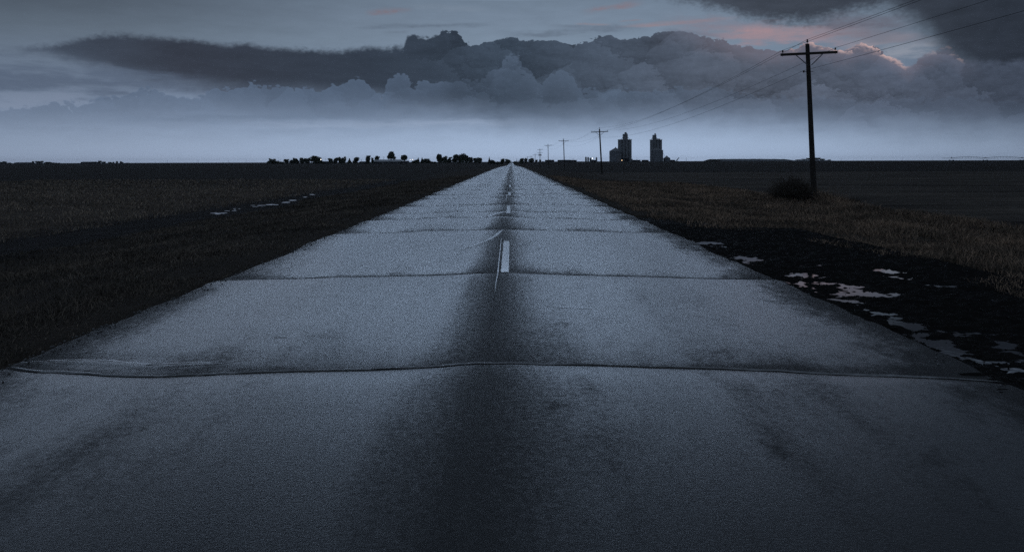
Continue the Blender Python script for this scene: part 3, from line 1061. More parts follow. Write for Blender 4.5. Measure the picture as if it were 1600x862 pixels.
tag(link('gravel', np_mesh('gravel', gv.reshape(-1, 3), gf, M['stone'], False)), kind='stuff')

# crumbs of stone along both pavement edges
n = 2600
ey = 3.0 * (34 / 3.0) ** rng.random(n)
pick = rng.random(n)
ex = np.where(pick < 0.45, ROAD_R - np.abs(rng.normal(size=n)) * 0.16 + 0.03, ROAD_L + np.abs(rng.normal(size=n)) * 0.13 - 0.03)
ez = np.array([road_surface(float(np.clip(a, ROAD_L + .02, ROAD_R - .02)), b_) for a, b_ in zip(ex, ey)])
es = (0.003 + 0.009 * rng.random(n) ** 3) * (1 + 0.03 * ey)
ev = octa[None] * (es[:, None, None] * (0.6 + 0.8 * rng.random((n, 6, 1)))) * np.array([1.2, 1.2, 0.8]) + np.stack([ex, ey, ez + es * 0.3], 1)[:, None]
ef = (of[None] + (np.arange(n) * 6)[:, None, None]).reshape(-1, 3)
M['crumb'] = simple('grey_stone_crumbs', (0.09, 0.09, 0.092), 0.6, 0.7, 30.0, 0.3)
tag(link('gravel', np_mesh('gravel', ev.reshape(-1, 3), ef, M['crumb'], False)), kind='stuff')

# ------------------------------------------------------------------ utility poles along the road
POLE_GROUP = 'power poles along the right side of the road'
POLES = [   # pixel of the foot, pixel of the top, distance, lean handled by the two pixels
    dict(y=46.0, foot=(1272, 318), top=(1262, 69), label='nearest and tallest power pole, leaning left, beside a dark bush'),
    dict(y=152.0, foot=(940.5, 274), top=(936.8, 201.5), label='power pole left of the first grain elevator, second nearest in the row'),
    dict(y=260.0, foot=(882, 266), top=(880.6, 217.5), label='third power pole from the viewer, in front of the gap between two low sheds'),
    dict(y=373.0, foot=(857, 261), top=(856.3, 225.5), label='fourth power pole from the viewer, in front of the nearer low shed'),
    dict(y=480.0, foot=(843.8, 260), top=(843.7, 232.5), label='power pole with two crossarms and a pair of transformer cans', extra=True),
    dict(y=584.0, foot=(836.2, 259.5), top=(836.2, 240.5), label='slim distant power pole just past the one with transformers'),
    dict(y=697.0, foot=(829.8, 258.5), top=(829.7, 243.6), label='distant power pole rising from behind the trees right of the road'),
    dict(y=830.0, foot=(824.6, 257.5), top=(824.4, 244.6), label='farthest power pole in the row, barely above the trees'),
]
ARM = 1.76                                   # half length of a crossarm
wires = {'left': [], 'top': [], 'right': [], 'low': []}
for i, d in enumerate(POLES):
    X0 = unroll(*d['foot'])[0] * d['y'] / FPX
    zf = float(ground_z(X0, d['y']))
    T_ = P(*d['top'], d['y'])
    foot = np.array((X0, d['y'], zf))
    root = tag(empty('utility_pole', foot), d['label'], 'power pole', POLE_GROUP)
    H = T_[2] - zf
    lx = T_[0] - X0
    far = i >= 2

    def at(h, dx=0.0, dy=0.0):
        return (lx * h / H + dx, dy, h)
    n = 10 if i < 2 else 6
    mb = MB()
    hs = [-0.6, 0.0, H * 0.25, H * 0.5, H * 0.75, H]
    mb.rings([[(at(h)[0] + r * math.cos(2 * math.pi * k / n), r * math.sin(2 * math.pi * k / n), h) for k in range(n)]
              for h, r in zip(hs, (0.19, 0.185, 0.17, 0.155, 0.14, 0.125))])
    mb.build('pole', M['wood'], root, True)
    tilt = 0.045 if i < 2 else 0.01
    ha = H - 0.62
    arms = [ha] if not d.get('extra') else [ha, ha - 1.9]
    for q, h in enumerate(arms):
        a = np.array(at(h, -ARM, -0.19)) + (0, 0, -ARM * tilt - lx / H * 0)
        b_ = np.array(at(h, ARM, -0.19)) + (0, 0, ARM * tilt)
        MB().bar(a, b_, 0.11, 0.15).build('crossarm', M['wood'], root)
        for s in (-1, 1):
            MB().bar(at(h, s * 0.85, -0.26) + np.array((0, 0, s * 0.85 * tilt - 0.06)), at(h - 0.72, s * 0.12, -0.20), 0.012, 0.055).build('brace', M['iron'], root)
            base_ = np.array(at(h, s * (ARM - 0.12), -0.19)) + (0, 0, s * (ARM - 0.12) * tilt + 0.075)
            mb = MB().lathe([(0.012, base_[2] - 0.2), (0.012, base_[2] + 0.07), (0.045, base_[2] + 0.075), (0.07, base_[2] + 0.10), (0.035, base_[2] + 0.13),
                             (0.055, base_[2] + 0.17), (0.03, base_[2] + 0.21)], base_[0], base_[1], 8)
            mb.build('insulator', M['insulator'], root, True)
            if q == 0:
                wires['left' if s < 0 else 'right'].append(foot + base_ + (0, 0, 0.20))
    mb = MB().lathe([(0.012, H - 0.05), (0.015, H + 0.10), (0.05, H + 0.11), (0.075, H + 0.15), (0.04, H + 0.19), (0.06, H + 0.25), (0.03, H + 0.30)], at(H)[0], 0, 8)
    mb.build('insulator', M['insulator'], root, True)
    wires['top'].append(foot + np.array(at(H)) + (0, 0, 0.28))
    hl_ = H - 1.72
    mb = MB().tube([at(hl_, -0.34), at(hl_, 0.30)], 0.018, 6).lathe([(0.03, hl_ - 0.07), (0.055, hl_ - 0.03), (0.055, hl_ + 0.03), (0.03, hl_ + 0.07)], at(hl_)[0] - 0.30, 0, 8)
    mb.build('insulator', M['insulator'], root, True)
    wires['low'].append(foot + np.array(at(hl_, -0.30)) + (0, 0, 0.06))
    if d.get('extra'):
        for s in (-1, 1):
            hz = H - 4.6
            MB().lathe([(0.05, hz - 0.05), (0.34, hz), (0.36, hz + 0.9), (0.30, hz + 1.0), (0.08, hz + 1.08), (0.05, hz + 1.3)], at(hz)[0] + s * 0.62, 0, 10).build('transformer', M['iron'], root, True)

# the next pole stands behind the viewer, out of sight: the wires run on toward it
WLABEL = {'left': 'thin overhead wire carried on the left ends of the crossarms',
          'top': 'thin overhead wire carried on the very tops of the poles',
          'right': 'thin overhead wire carried on the right ends of the crossarms',
          'low': 'lowest overhead wire, fixed to the pole sides below the crossarms'}
for key, pts in wires.items():
    back = pts[0] + np.array((0.0, -107.0, 0.75))
    chain = [back] + pts
    line = []
    for k in range(len(chain) - 1):
        a, b_ = chain[k], chain[k + 1]
        S = 0.75 if k == 0 else 1.35
        N = 40 if k < 3 else 14
        for j in range(N):
            t = j / N
            p = a + (b_ - a) * t
            line.append(p - np.array((0, 0, 4 * S * t * (1 - t))))
    line.append(chain[-1])
    mb = MB().tube(line, 0.0095, 5)
    tag(mb.build('power_line', M['wire']), WLABEL[key], 'power line', 'overhead wires along the road')

# ------------------------------------------------------------------ trees
def leaf_cloud(lobes, count, size, seed, floor=0.0):
    """many small leaf clumps through the volume of a few rough lobes; lobes: (x, y, z, rx, ry, rz)"""
    r = np.random.default_rng(seed)
    vol = np.array([l[3] * l[4] * l[5] for l in lobes])
    pick = r.choice(len(lobes), count, p=vol / vol.sum())
    L = np.array(lobes)[pick]
    d = r.normal(size=(count, 3))
    d /= np.linalg.norm(d, axis=1)[:, None]
    rad = r.random(count) ** 0.40
    lump = 0.55 + 0.85 * fbm(d[:, 0] * 2.3 + pick * 5 + 9, d[:, 2] * 2.3 + d[:, 1] * 1.7 + 20, 3, seed)
    c = L[:, :3] + d * (rad * lump)[:, None] * L[:, 3:]
    c = c[c[:, 2] > floor]
    n = len(c)
    a = r.normal(size=(n, 3)); a /= np.linalg.norm(a, axis=1)[:, None]
    b = np.cross(a, r.normal(size=(n, 3))); b /= np.linalg.norm(b, axis=1)[:, None]
    s = size * (0.5 + r.random(n))[:, None]
    v = np.stack([c - a * s, c + b * s * 0.6, c + a * s, c - b * s * 0.6], 1).reshape(-1, 3)
    return v, np.arange(n * 4).reshape(n, 4)


def limb_mesh(kind, seed, crown_lo, spread):
    r = random.Random(seed)
    mb = MB()
    mb.tube([(0, 0, -0.05), (r.uniform(-.01, .01), 0, crown_lo * 0.6), (r.uniform(-.03, .03), 0, crown_lo + 0.12), (r.uniform(-.04, .04), r.uniform(-.03, .03), 0.72)],
            [0.036, 0.028, 0.022, 0.006], 6)
    for _ in range(7):
        t = r.uniform(0, 2 * math.pi)
        z0 = crown_lo + r.uniform(-0.02, 0.30)
        e = r.uniform(0.5, 0.9) * spread
        mb.tube([(0, 0, z0), (math.cos(t) * e * 0.5, math.sin(t) * e * 0.5, z0 + 0.10), (math.cos(t) * e, math.sin(t) * e, z0 + r.uniform(0.16, 0.3))], [0.014, 0.009, 0.003], 4)
    return mb


def proto(kind, seed):
    r = random.Random(seed)
    if kind == 'round':
        lo, lobes = 0.12, [(r.uniform(-.1, .1), 0, .58, .34, .34, .34), (r.uniform(-.12, .12), 0, .3, .32, .32, .26)] + [(r.uniform(-.28, .28), r.uniform(-.28, .28), r.uniform(.3, .86), .16, .16, .14) for _ in range(9)]
    elif kind == 'standard':
        lo, lobes = 0.30, [(r.uniform(-.06, .06), 0, .62, .38, .38, .31)] + [(r.uniform(-.36, .36), r.uniform(-.3, .3), r.uniform(.42, .88), .15, .15, .11) for _ in range(10)]
    elif kind == 'broad':
        lo, lobes = 0.12, [(r.uniform(-.32, .32), r.uniform(-.3, .3), r.uniform(.30, .80), .26, .26, .22) for _ in range(9)] + [(0, 0, .38, .50, .45, .38)]
    elif kind == 'cone':
        lo, lobes = 0.06, [(0, 0, z, .46 * (1.03 - z), .46 * (1.03 - z), .16) for z in (.15, .3, .45, .6, .75, .88, .95)]
    elif kind == 'ragged':
        lo, lobes = 0.16, [(r.uniform(-.38, .38), r.uniform(-.3, .3), r.uniform(.25, .9), .15, .15, .15) for _ in range(10)] + [(0, 0, .33, .42, .38, .33)]
    else:                                    # shrub
        lo, lobes = 0.02, [(r.uniform(-.35, .35), r.uniform(-.3, .3), r.uniform(.2, .65), .25, .25, .3) for _ in range(7)] + [(0, 0, .25, .5, .4, .3)]
    v, f = leaf_cloud(lobes, 3000, 0.050, seed, 0.0)
    leaf = np_mesh('crown', v, f, M['leaf'] if seed % 3 else M['leaf_pale'], smooth=False)
    tb = limb_mesh(kind, seed, lo, 0.34)
    me = bpy.data.meshes.new('trunk')
    me.from_pydata(tb.v, [], tb.f)
    me.materials.append(M['trunk'])
    return leaf, me


PROTO = {k: [proto(k, s + 10 * i) for s in (1, 2, 3)] for i, k in enumerate(('round', 'standard', 'broad', 'cone', 'ragged', 'shrub'))}
TREES_L = 'trees of the farmstead left of the road'
TREES_R = 'trees right of the road at the horizon'
TREES_F = 'trees of the far farm at the left end of the horizon'
TREES = [   # x, top y, width px, kind, distance, name, label, group
    (419.5, 250.8, 5, 'shrub', 950, 'shrub', 'squat shrub at the left end of the farmstead tree line', TREES_L),
    (426, 246.8, 12, 'ragged', 955, 'tree', 'ragged small tree second from the left end of the farmstead line', TREES_L),
    (432.5, 250.5, 7, 'shrub', 950, 'shrub', 'low shrub right of the ragged end tree of the farmstead', TREES_L),
    (440, 252.3, 9, 'shrub', 950, 'shrub', 'very low shrub in the first gap of the farmstead tree line', TREES_L),
    (447.5, 248.3, 9, 'round', 950, 'tree', 'small round tree alone after the first gap of the farmstead', TREES_L),
    (456, 249.2, 9, 'broad', 950, 'tree', 'low broad tree starting the cluster left of the yard lamp', TREES_L),
    (463, 246.5, 11, 'ragged', 955, 'tree', 'uneven tree in the middle of the cluster left of the yard lamp', TREES_L),
    (472, 245.4, 9, 'ragged', 952, 'tree', 'spiky tree near the right of the cluster left of the yard lamp', TREES_L),
    (480, 246.2, 10, 'broad', 950, 'tree', 'tree with drooping side at the right end of that lamp-side cluster', TREES_L),
    (494, 243.2, 17, 'broad', 948, 'tree', 'large domed tree immediately left of the bright yard lamp', TREES_L),
    (501, 250.2, 8, 'shrub', 945, 'shrub', 'shrub under the yard lamp at the foot of the domed tree', TREES_L),
    (517, 247.0, 9, 'round', 950, 'tree', 'first of the three joined trees right of the small dark shed', TREES_L),
    (524.5, 245.9, 10, 'round', 952, 'tree', 'middle of the three joined trees right of the small dark shed', TREES_L),
    (534, 243.8, 13, 'ragged', 950, 'tree', 'tallest of the three joined trees right of the small dark shed', TREES_L),
    (546, 247.6, 9, 'cone', 950, 'tree', 'short pointed tree between the joined trees and a rounder one', TREES_L),
    (556, 245.0, 11, 'round', 950, 'tree', 'rounded paler tree left of the low flat shed', TREES_L),
    (575.5, 242.4, 10, 'round', 940, 'tree', 'round tree at the left end of the pale-roofed shed', TREES_L),
    (582, 246.2, 5, 'ragged', 945, 'tree', 'thin scraggly tree beside the left end of the pale roof', TREES_L),
    (589, 242.5, 7.5, 'standard', 965, 'tree', 'small tree showing above the left half of the pale roof', TREES_L),
    (611.5, 236.8, 13.5, 'standard', 965, 'tree', 'tallest tree of the farmstead, round crown above the pale roof', TREES_L),
    (616, 247.5, 4, 'shrub', 966, 'shrub', 'little bush at the right foot of the tallest farmstead tree', TREES_L),
    (631.5, 241.0, 13, 'standard', 950, 'tree', 'round-crowned tree standing alone right of the pale-roofed shed', TREES_L),
    (648, 249.2, 10, 'shrub', 950, 'shrub', 'low shrub just right of the pair of dim farm lamps', TREES_L),
    (653.5, 246.5, 7, 'cone', 950, 'tree', 'left one of two small pointed trees past the farm lamps', TREES_L),
    (659.5, 246.4, 6.5, 'cone', 952, 'tree', 'right one of two small pointed trees past the farm lamps', TREES_L),
    (667, 247.8, 13, 'broad', 950, 'tree', 'low spreading tree after the two small pointed ones', TREES_L),
    (678, 252.0, 8, 'shrub', 950, 'shrub', 'tiny bush in the gap before the large right-hand grove', TREES_L),
    (686.5, 239.8, 12, 'round', 945, 'tree', 'tall tree opening the large right-hand grove of the farmstead', TREES_L),
    (694, 243.8, 10, 'broad', 950, 'tree', 'shoulder-high tree second in the right-hand grove', TREES_L),
    (702, 245.2, 9, 'ragged', 955, 'tree', 'see-through tree in the dip of the right-hand grove', TREES_L),
    (711, 240.4, 12, 'round', 945, 'tree', 'tall tree just past the dip of the right-hand grove', TREES_L),
    (720, 240.0, 14, 'broad', 948, 'tree', 'broadest high tree in the middle of the right-hand grove', TREES_L),
    (728.5, 241.4, 9, 'round', 950, 'tree', 'tall tree ending the high part of the right-hand grove', TREES_L),
    (735.5, 245.2, 9, 'broad', 948, 'tree', 'lower tree stepping down in the right-hand grove', TREES_L),
    (742, 246.4, 8, 'round', 946, 'tree', 'low tree last but one in the right-hand grove', TREES_L),
    (749, 245.4, 9, 'broad', 945, 'tree', 'blocky tree at the right end of the right-hand grove', TREES_L),
    (764.5, 245.8, 6, 'cone', 1000, 'tree', 'slender pointed tree alone left of the vanishing road', 'trees left of the vanishing road'),
    (770.5, 249.8, 9, 'broad', 1000, 'tree', 'low bushy tree right beside the slender pointed one', 'trees left of the vanishing road'),
    (779, 251.8, 6, 'shrub', 1100, 'shrub', 'small bush left of the last two trees before the road', 'trees left of the vanishing road'),
    (784.5, 247.4, 9, 'round', 1150, 'tree', 'rounded dark tree, last but one left of the road end', 'trees left of the vanishing road'),
    (794, 248.4, 9, 'broad', 1250, 'tree', 'paler domed tree almost touching the far end of the road', 'trees left of the vanishing road'),
    (805, 251.3, 3.5, 'shrub', 1500, 'shrub', 'tiny bush just right of the far end of the road', TREES_R),
    (807.6, 248.6, 2.6, 'cone', 1500, 'tree', 'tiny pointed tree just right of the far end of the road', TREES_R),
    (814.3, 247.2, 8.5, 'broad', 1300, 'tree', 'left tree of the dark clump beyond the farthest poles', TREES_R),
    (821.5, 246.8, 7, 'round', 1300, 'tree', 'middle tree of the dark clump beyond the farthest poles', TREES_R),
    (830, 247.0, 9, 'broad', 1280, 'tree', 'right tree of the dark clump beyond the farthest poles', TREES_R),
    (838.5, 249.4, 5, 'round', 1250, 'tree', 'small tree between the clump and the transformer pole', TREES_R),
    (844, 249.2, 5, 'round', 1250, 'tree', 'small tree directly behind the transformer pole', TREES_R),
    (848.5, 252.0, 4, 'shrub', 1250, 'shrub', 'little bush left of the nearer low shed', TREES_R),
    (2, 252.9, 8, 'broad', 2100, 'tree', 'leftmost far tree, cut by the edge of the view', TREES_F),
    (8, 252.0, 7, 'round', 2100, 'tree', 'small domed far tree second from the left edge', TREES_F),
    (15, 254.0, 6, 'shrub', 2100, 'shrub', 'far low shrub left of the long grey far shed', TREES_F),
    (51.5, 251.8, 3.6, 'standard', 2100, 'tree', 'thin-stemmed far tree right of the long grey far shed', TREES_F),
    (61.5, 251.3, 11, 'broad', 2100, 'tree', 'largest far tree between the grey shed and the dark barn', TREES_F),
    (74, 252.9, 9, 'broad', 2100, 'tree', 'low far tree right of the largest far one', TREES_F),
    (82.5, 253.5, 7, 'shrub', 2100, 'shrub', 'far low shrub fading out right of the far trees', TREES_F),
    (90.5, 254.1, 7, 'shrub', 2100, 'shrub', 'last far shrub before the gap left of the dark barn', TREES_F),
    (148.5, 252.4, 5, 'round', 2000, 'tree', 'small tree against the right end of the dark far barn', TREES_F),
    (156, 251.0, 7, 'round', 2000, 'tree', 'highest tree right of the dark far barn', TREES_F),
    (162, 252.3, 7, 'broad', 2000, 'tree', 'sloping low tree after the highest one by the barn', TREES_F),
    (172, 253.0, 5.5, 'broad', 2000, 'tree', 'first of a spaced row of far small trees past the barn', TREES_F),
    (177.5, 252.8, 4, 'round', 2000, 'tree', 'second of the spaced row of far small trees', TREES_F),
    (182.8, 251.8, 4.5, 'round', 2000, 'tree', 'tallest of the spaced row of far small trees', TREES_F),
    (190, 252.0, 6, 'ragged', 2000, 'tree', 'rightmost see-through tree of the spaced far row', TREES_F),
    (199, 254.2, 7, 'shrub', 2000, 'shrub', 'faint far shrub at the right end of the far farm', TREES_F),
    (1247, 249.2, 9, 'broad', 2500, 'tree', 'left far tree on the low hill behind the nearest pole', 'far trees on the low hill'),
    (1256, 248.2, 9, 'broad', 2500, 'tree', 'second far tree on the low hill left of the nearest pole', 'far trees on the low hill'),
    (1263, 246.8, 8, 'round', 2500, 'tree', 'high far tree just left of the nearest pole', 'far trees on the low hill'),
    (1277, 246.2, 10, 'broad', 2500, 'tree', 'far tree at the hill top just right of the nearest pole', 'far trees on the low hill'),
    (1285, 247.8, 8, 'broad', 2500, 'tree', 'far tree on the right slope of the low hill', 'far trees on the low hill'),
    (1295, 249.4, 6, 'broad', 2500, 'tree', 'rightmost far tree at the foot of the low hill', 'far trees on the low hill'),
]
def hill_z(x, y):
    """the low rise beyond the fields on the right"""
    cx, _ = 466 * 2500 / FPX, 0
    return 5.0 * np.exp(-((x - cx) / 48.0) ** 2) * np.exp(-((y - 2500) / 90.0) ** 2)


for i, (px, ty, w, kind, y, name, label, group) in enumerate(TREES):
    leaf, wood = PROTO[kind][i % 3]
    x = unroll(px, ty)[0] * y / FPX
    z0 = float(ground_z(x, y)) + float(hill_z(x, y))
    if name == 'tree' or name == 'shrub':
        nm = {'tree': 'tree', 'shrub': 'shrub'}[name]
    h = max(P(px, ty, y)[2] - z0, 1.2)
    wm = w * y / FPX
    root = tag(empty(nm, (x, y, z0)), label, name, group)
    root.scale = (wm * 1.04, wm * 1.04, h * 1.02)
    root.rotation_euler = (0, 0, random.uniform(0, 6.28))
    link('crown', leaf, root)
    if name == 'tree':
        link('trunk', wood, root)
    else:
        link('stem', wood, root)

# ------------------------------------------------------------------ grain elevators and bins
def ground_at(px, py, y):
    x = unroll(px, py)[0] * y / FPX
    return x, float(ground_z(x, y))


def bin_parts(root, cx, cy, r, eave, peak, wall_m, roof_m, ribs=True):
    mb = MB()
    n = 28
    prof = [(r, -0.5)]
    zz = 0.0
    while zz < eave - 0.3:
        prof += [(r, zz), (r + 0.03, zz + 0.3)]
        zz += 0.9
    prof += [(r, eave)]
    mb.rings([[(cx + q * math.cos(2 * math.pi * k / n), cy + q * math.sin(2 * math.pi * k / n), z) for k in range(n)] for q, z in prof])
    mb.build('wall', wall_m, root)
    rb = MB().lathe([(r + 0.35, eave - 0.12), (r + 0.30, eave + 0.10), (0.7, peak - 0.4), (0.7, peak), (0.3, peak + 0.15)], cx, cy, n)
    rf = rb.build('roof', roof_m, root)
    MB().lathe([(0.55, peak + 0.15), (0.6, peak + 0.5), (0.1, peak + 0.85)], cx, cy, 10).build('cap', M['steel'], rf)


def elevator(px0, px1, top, hh, cup, y, label):
    x0, x1 = (unroll(p, 252)[0] * y / FPX for p in (px0, px1))
    cx = (x0 + x1) / 2
    zg = float(ground_z(cx, y))
    root = tag(empty('grain_elevator', (cx, y, zg)), label, 'grain elevator', 'tall grain elevators on the horizon')
    Z = lambda py, px: P(px, py, y)[2] - zg
    W = x1 - x0
    H = Z(top, (px0 + px1) / 2)
    # a block of fused round silos: scalloped outline
    nc = 4
    r = W / (2 * nc)
    outline = []
    for side, yy in ((-1, -r * 2), (1, r * 2)):
        row = []
        for k in range(nc):
            c = -W / 2 + r * (2 * k + 1)
            for j in range(9):
                t = math.pi - math.pi * j / 8
                row.append((c + r * math.cos(t), yy + side * r * 0.9 * math.sin(t)))
        outline += row if side < 0 else row[::-1]
    mb = MB().rings([[(a, b_, z) for a, b_ in outline] for z in (-0.5, H)])
    wall = mb.build('silo_block', M['concrete'], root)
    MB().box(-W / 2 - 0.2, W / 2 + 0.2, -3.1 * r, 3.1 * r, H, H + 0.7).build('cornice', M['concrete'], wall)
    h0, h1, ht = hh
    a, b_ = (unroll(p, 252)[0] * y / FPX - cx for p in (h0, h1))
    Hh = Z(ht, (h0 + h1) / 2)
    head = MB().box(a, b_, -4, 4, H + 0.7, Hh).build('headhouse', M['concrete'], root)
    for q in range(2):
        for w_ in (-1, 1):
            wx_ = (a + b_) / 2 + w_ * (b_ - a) * 0.22
            wz = H + 2.2 + q * 3.0
            MB().box(wx_ - 0.5, wx_ + 0.5, -4.06, -3.9, wz, wz + 1.1).build('window', M['glass'], head)
    c0, c1, ct = cup
    a2, b2 = (unroll(p, 252)[0] * y / FPX - cx for p in (c0, c1))
    MB().box(a2, b2, -1.8, 1.8, Hh, Z(ct, c0)).build('cupola', M['steel'], head)
    MB().box(b_ - 0.9, b_ - 0.3, -1, 1, Hh, Hh + 1.0).build('vent', M['steel'], head)
    # leg casing, ladder cage and spouts on the roof
    for s in (-1, 1):
        MB().tube([(a if s < 0 else b_, -1, H + 4.5), ((a if s < 0 else b_) + s * 3.0, -1, H + 0.7)], 0.28, 6).build('spout', M['steel'], root)
    rail = MB()
    for k in range(9):
        xx = -W / 2 + W * k / 8
        rail.bar((xx, -3.0 * r, H + 0.7), (xx, -3.0 * r, H + 1.9), 0.08, 0.08)
    rail.bar((-W / 2, -3.0 * r, H + 1.9), (W / 2, -3.0 * r, H + 1.9), 0.08, 0.08)
    rail.build('railing', M['iron'], root)
    return root, cx, zg, H, r


YE = 1050.0
root, cx, zg, H, rr = elevator(966.3, 986.2, 219.0, (973.6, 980.4, 209.6), (976.2, 979.0, 206.8), YE,
                               'tall grain elevator with a warm lamp at its foot, left of the two')
Z = lambda py, px: P(px, py, YE)[2] - zg
bx = unroll(978, 252)[0] * YE / FPX - cx
MB().box(9.2, 10.6, -4, 3, -0.5, 4.0).build('annex', M['shed'], root)
ln = MB().box(-6.0, 4.0, -3.2 * rr - 3.0, -3.2 * rr + 0.4, -0.5, 5.0).build('drive_shed', M['shed'], root)
MB().box(-4.6, -1.8, -3.2 * rr - 3.06, -3.2 * rr - 2.9, 0.0, 3.6).build('door', M['glass'], ln)
# second elevator
root2, cx2, zg2, H2, rr2 = elevator(1016.4, 1033.6, 219.2, (1020.3, 1025.0, 211.0), (1023.0, 1024.6, 208.6), YE + 30,
                                    'tall grain elevator with a bridge beside its headhouse, right of the two')
hz = P(1028, 217.6, YE + 30)[2] - zg2
xa, xb = (unroll(p, 252)[0] * (YE + 30) / FPX - cx2 for p in (1025.0, 1031.2))
br = MB().box(xa + 0.02, xb, -1.2, 1.2, hz - 0.5, hz + 0.7)
br.build('conveyor_bridge', M['steel'], root2)
MB().box(xb - 0.8, xb - 0.02, -0.6, 0.6, H2 + 0.7, hz - 0.5).build('bridge_support', M['steel'], root2)

# steel bins
def grain_bin(px0, px1, eave, peak, y, label, roof='steel', group='round steel grain bins'):
    pc = (px0 + px1) / 2
    x, zg_ = ground_at(pc, 252, y)
    rt = tag(empty('grain_bin', (x, y, zg_)), label, 'grain bin', group)
    r = (px1 - px0) / 2 * y / FPX
    bin_parts(rt, 0, 0, r, P(pc, eave, y)[2] - zg_, P(pc, peak, y)[2] - zg_, M['steel'], M[roof])
    return rt, x, zg_


grain_bin(952.2, 971.5, 236.4, 230.6, YE - 20, 'large round grain bin with a pointed roof, left of the taller elevator')
grain_bin(1017.8, 1036.0, 235.0, 231.0, YE - 10, 'large round grain bin standing in front of the right elevator')
grain_bin(1036.6, 1047.2, 247.6, 243.8, YE - 5, 'small round grain bin at the right foot of the right elevator')
SIL = 'cluster of slim silos between the low sheds and the elevators'
for (a, b_, e, p, lab) in ((914.2, 916.8, 246.2, 245.6, 'leftmost slim silo of the dark cluster left of the elevators'),
                           (917.7, 920.2, 246.4, 245.8, 'second slim silo from the left in the dark cluster'),
                           (921.2, 924.2, 247.8, 247.0, 'shorter silo beside the bright lamp in the cluster'),
                           (930.8, 933.2, 246.8, 246.2, 'slim silo standing apart at the right of the cluster')):
    grain_bin(a, b_, e, p, 1040, lab, 'steel', SIL)

# slanting auger conveyors
def auger(p0, p1, y, r, label, legs=True):
    a, b_ = P(*p0, y), P(*p1, y)
    zg_ = float(ground_z(a[0], y))
    rt = tag(empty('grain_auger', (a[0], y, zg_)), label, 'auger')
    o = np.array((a[0], y, zg_))
    a = np.array((a[0], y, zg_ + 0.3))
    MB().tube([a - o, b_ - o], r, 8).build('tube', M['steel'], rt)
    if legs:
        m_ = a + (b_ - a) * 0.62
        for s in (-1, 1):
            MB().bar(m_ - o, (m_[0] - o[0], s * 1.6, 0.5), 0.12, 0.12).build('leg', M['iron'], rt)
            ring = MB().rings([[(m_[0] - o[0] + q * math.cos(2 * math.pi * k / 14), s * 1.6 + d_, 0.5 + q * math.sin(2 * math.pi * k / 14)) for k in range(14)] for q, d_ in ((0.45, -0.1), (0.5, 0), (0.45, 0.1))])
            ring.build('wheel', M['shed'], rt)
    return rt


auger((1055.8, 252.4), (1061.0, 246.4), YE, 0.62, 'thick slanting grain auger alone right of the elevators')
auger((958.0, 252.4), (966.5, 227.6), YE - 32, 0.16, 'thin slanting auger tube rising over the large left grain bin')
auger((1044.5, 252.0), (1035.6, 238.2), YE - 24, 0.14, 'thin slanting auger tube between the right elevator and the small bin')

# ------------------------------------------------------------------ low sheds
def shed(name, px0, px1, eave, ridge, y, depth, label, roof, wins=2, group=None, cat='shed'):
    x0, x1 = (unroll(p, 252)[0] * y / FPX for p in (px0, px1))
    cx_ = (x0 + x1) / 2
    zg_ = float(ground_z(cx_, y))
    rt = tag(empty(name, (cx_, y, zg_)), label, cat, group)
    he, hr = P((px0 + px1) / 2, eave, y)[2] - zg_, P((px0 + px1) / 2, ridge, y)[2] - zg_
    he, hr = max(he, 2.2), max(hr, he + 0.3, 2.6)
    w = (x1 - x0) / 2
    wall = MB().box(-w, w, 0, depth, -0.5, he).build('wall', M['shed'], rt)
    o = 0.35
    rf = MB()
    rf.add([(-w - o, -o, he + .003), (w + o, -o, he + .003), (w + o, depth + o, he + .003), (-w - o, depth + o, he + .003),
            (-w * 0.93, depth / 2, hr), (w * 0.93, depth / 2, hr)],
           [(0, 1, 5, 4), (2, 3, 4, 5), (0, 4, 3), (1, 2, 5), (3, 2, 1, 0)])
    rf.build('roof', M[roof], rt)
    for k in range(wins):
        xx = -w + 2 * w * (k + 0.7) / (wins + 0.4)
        MB().box(xx - 0.6, xx + 0.6, -0.06, 0.05, 1.0, min(2.1, he - 0.2)).build('window', M['glass'], rt)
    MB().box(-w * 0.25 - 1.4, -w * 0.25 + 1.4, -0.08, 0.05, 0.0, min(2.7, he - 0.15)).build('door', M['glass'], rt)
    return rt


shed('shed', 581.5, 626, 252.6, 249.4, 955, 16, 'long farm shed with a pale metal roof below the tallest tree', 'roof', 6)
shed('shed', 626.5, 638, 252.6, 251.2, 960, 9, 'low dark shed at the right end of the pale-roofed one', 'steel', 2)
shed('shed', 503.5, 512.5, 253.0, 252.0, 955, 8, 'small dark flat shed right of the bright yard lamp', 'steel', 1)
shed('shed', 561.5, 573, 253.2, 252.2, 955, 8, 'low flat shed left of the pale-roofed shed', 'steel', 2)
shed('barn', 126, 146.5, 253.3, 252.7, 2000, 20, 'long dark far barn at the left of the horizon', 'steel', 3, None, 'barn')
shed('shed', 22, 45, 254.3, 253.5, 2120, 26, 'long low grey far shed near the left edge', 'roof', 3)
shed('shed', 852.3, 866, 250.2, 249.8, 1000, 14, 'boxy dark shed behind the fourth power pole', 'steel', 2, 'low sheds right of the road')
shed('shed', 872.2, 892, 250.2, 249.8, 1000, 16, 'longer dark shed behind the third power pole', 'steel', 3, 'low sheds right of the road')
shed('shed', 892.5, 901.2, 251.9, 251.4, 1000, 10, 'lower dark shed at the right end of the longer shed', 'steel', 1, 'low sheds right of the road')
shed('shed', 924.2, 930.8, 250.3, 249.9, 1045, 8, 'small dark hut among the slim silos', 'steel', 1)
shed('shed', 990, 1001, 251.3, 250.8, 1060, 10, 'low grey hut between the two elevators, nearer the left one', 'steel', 2, 'huts between the elevators')
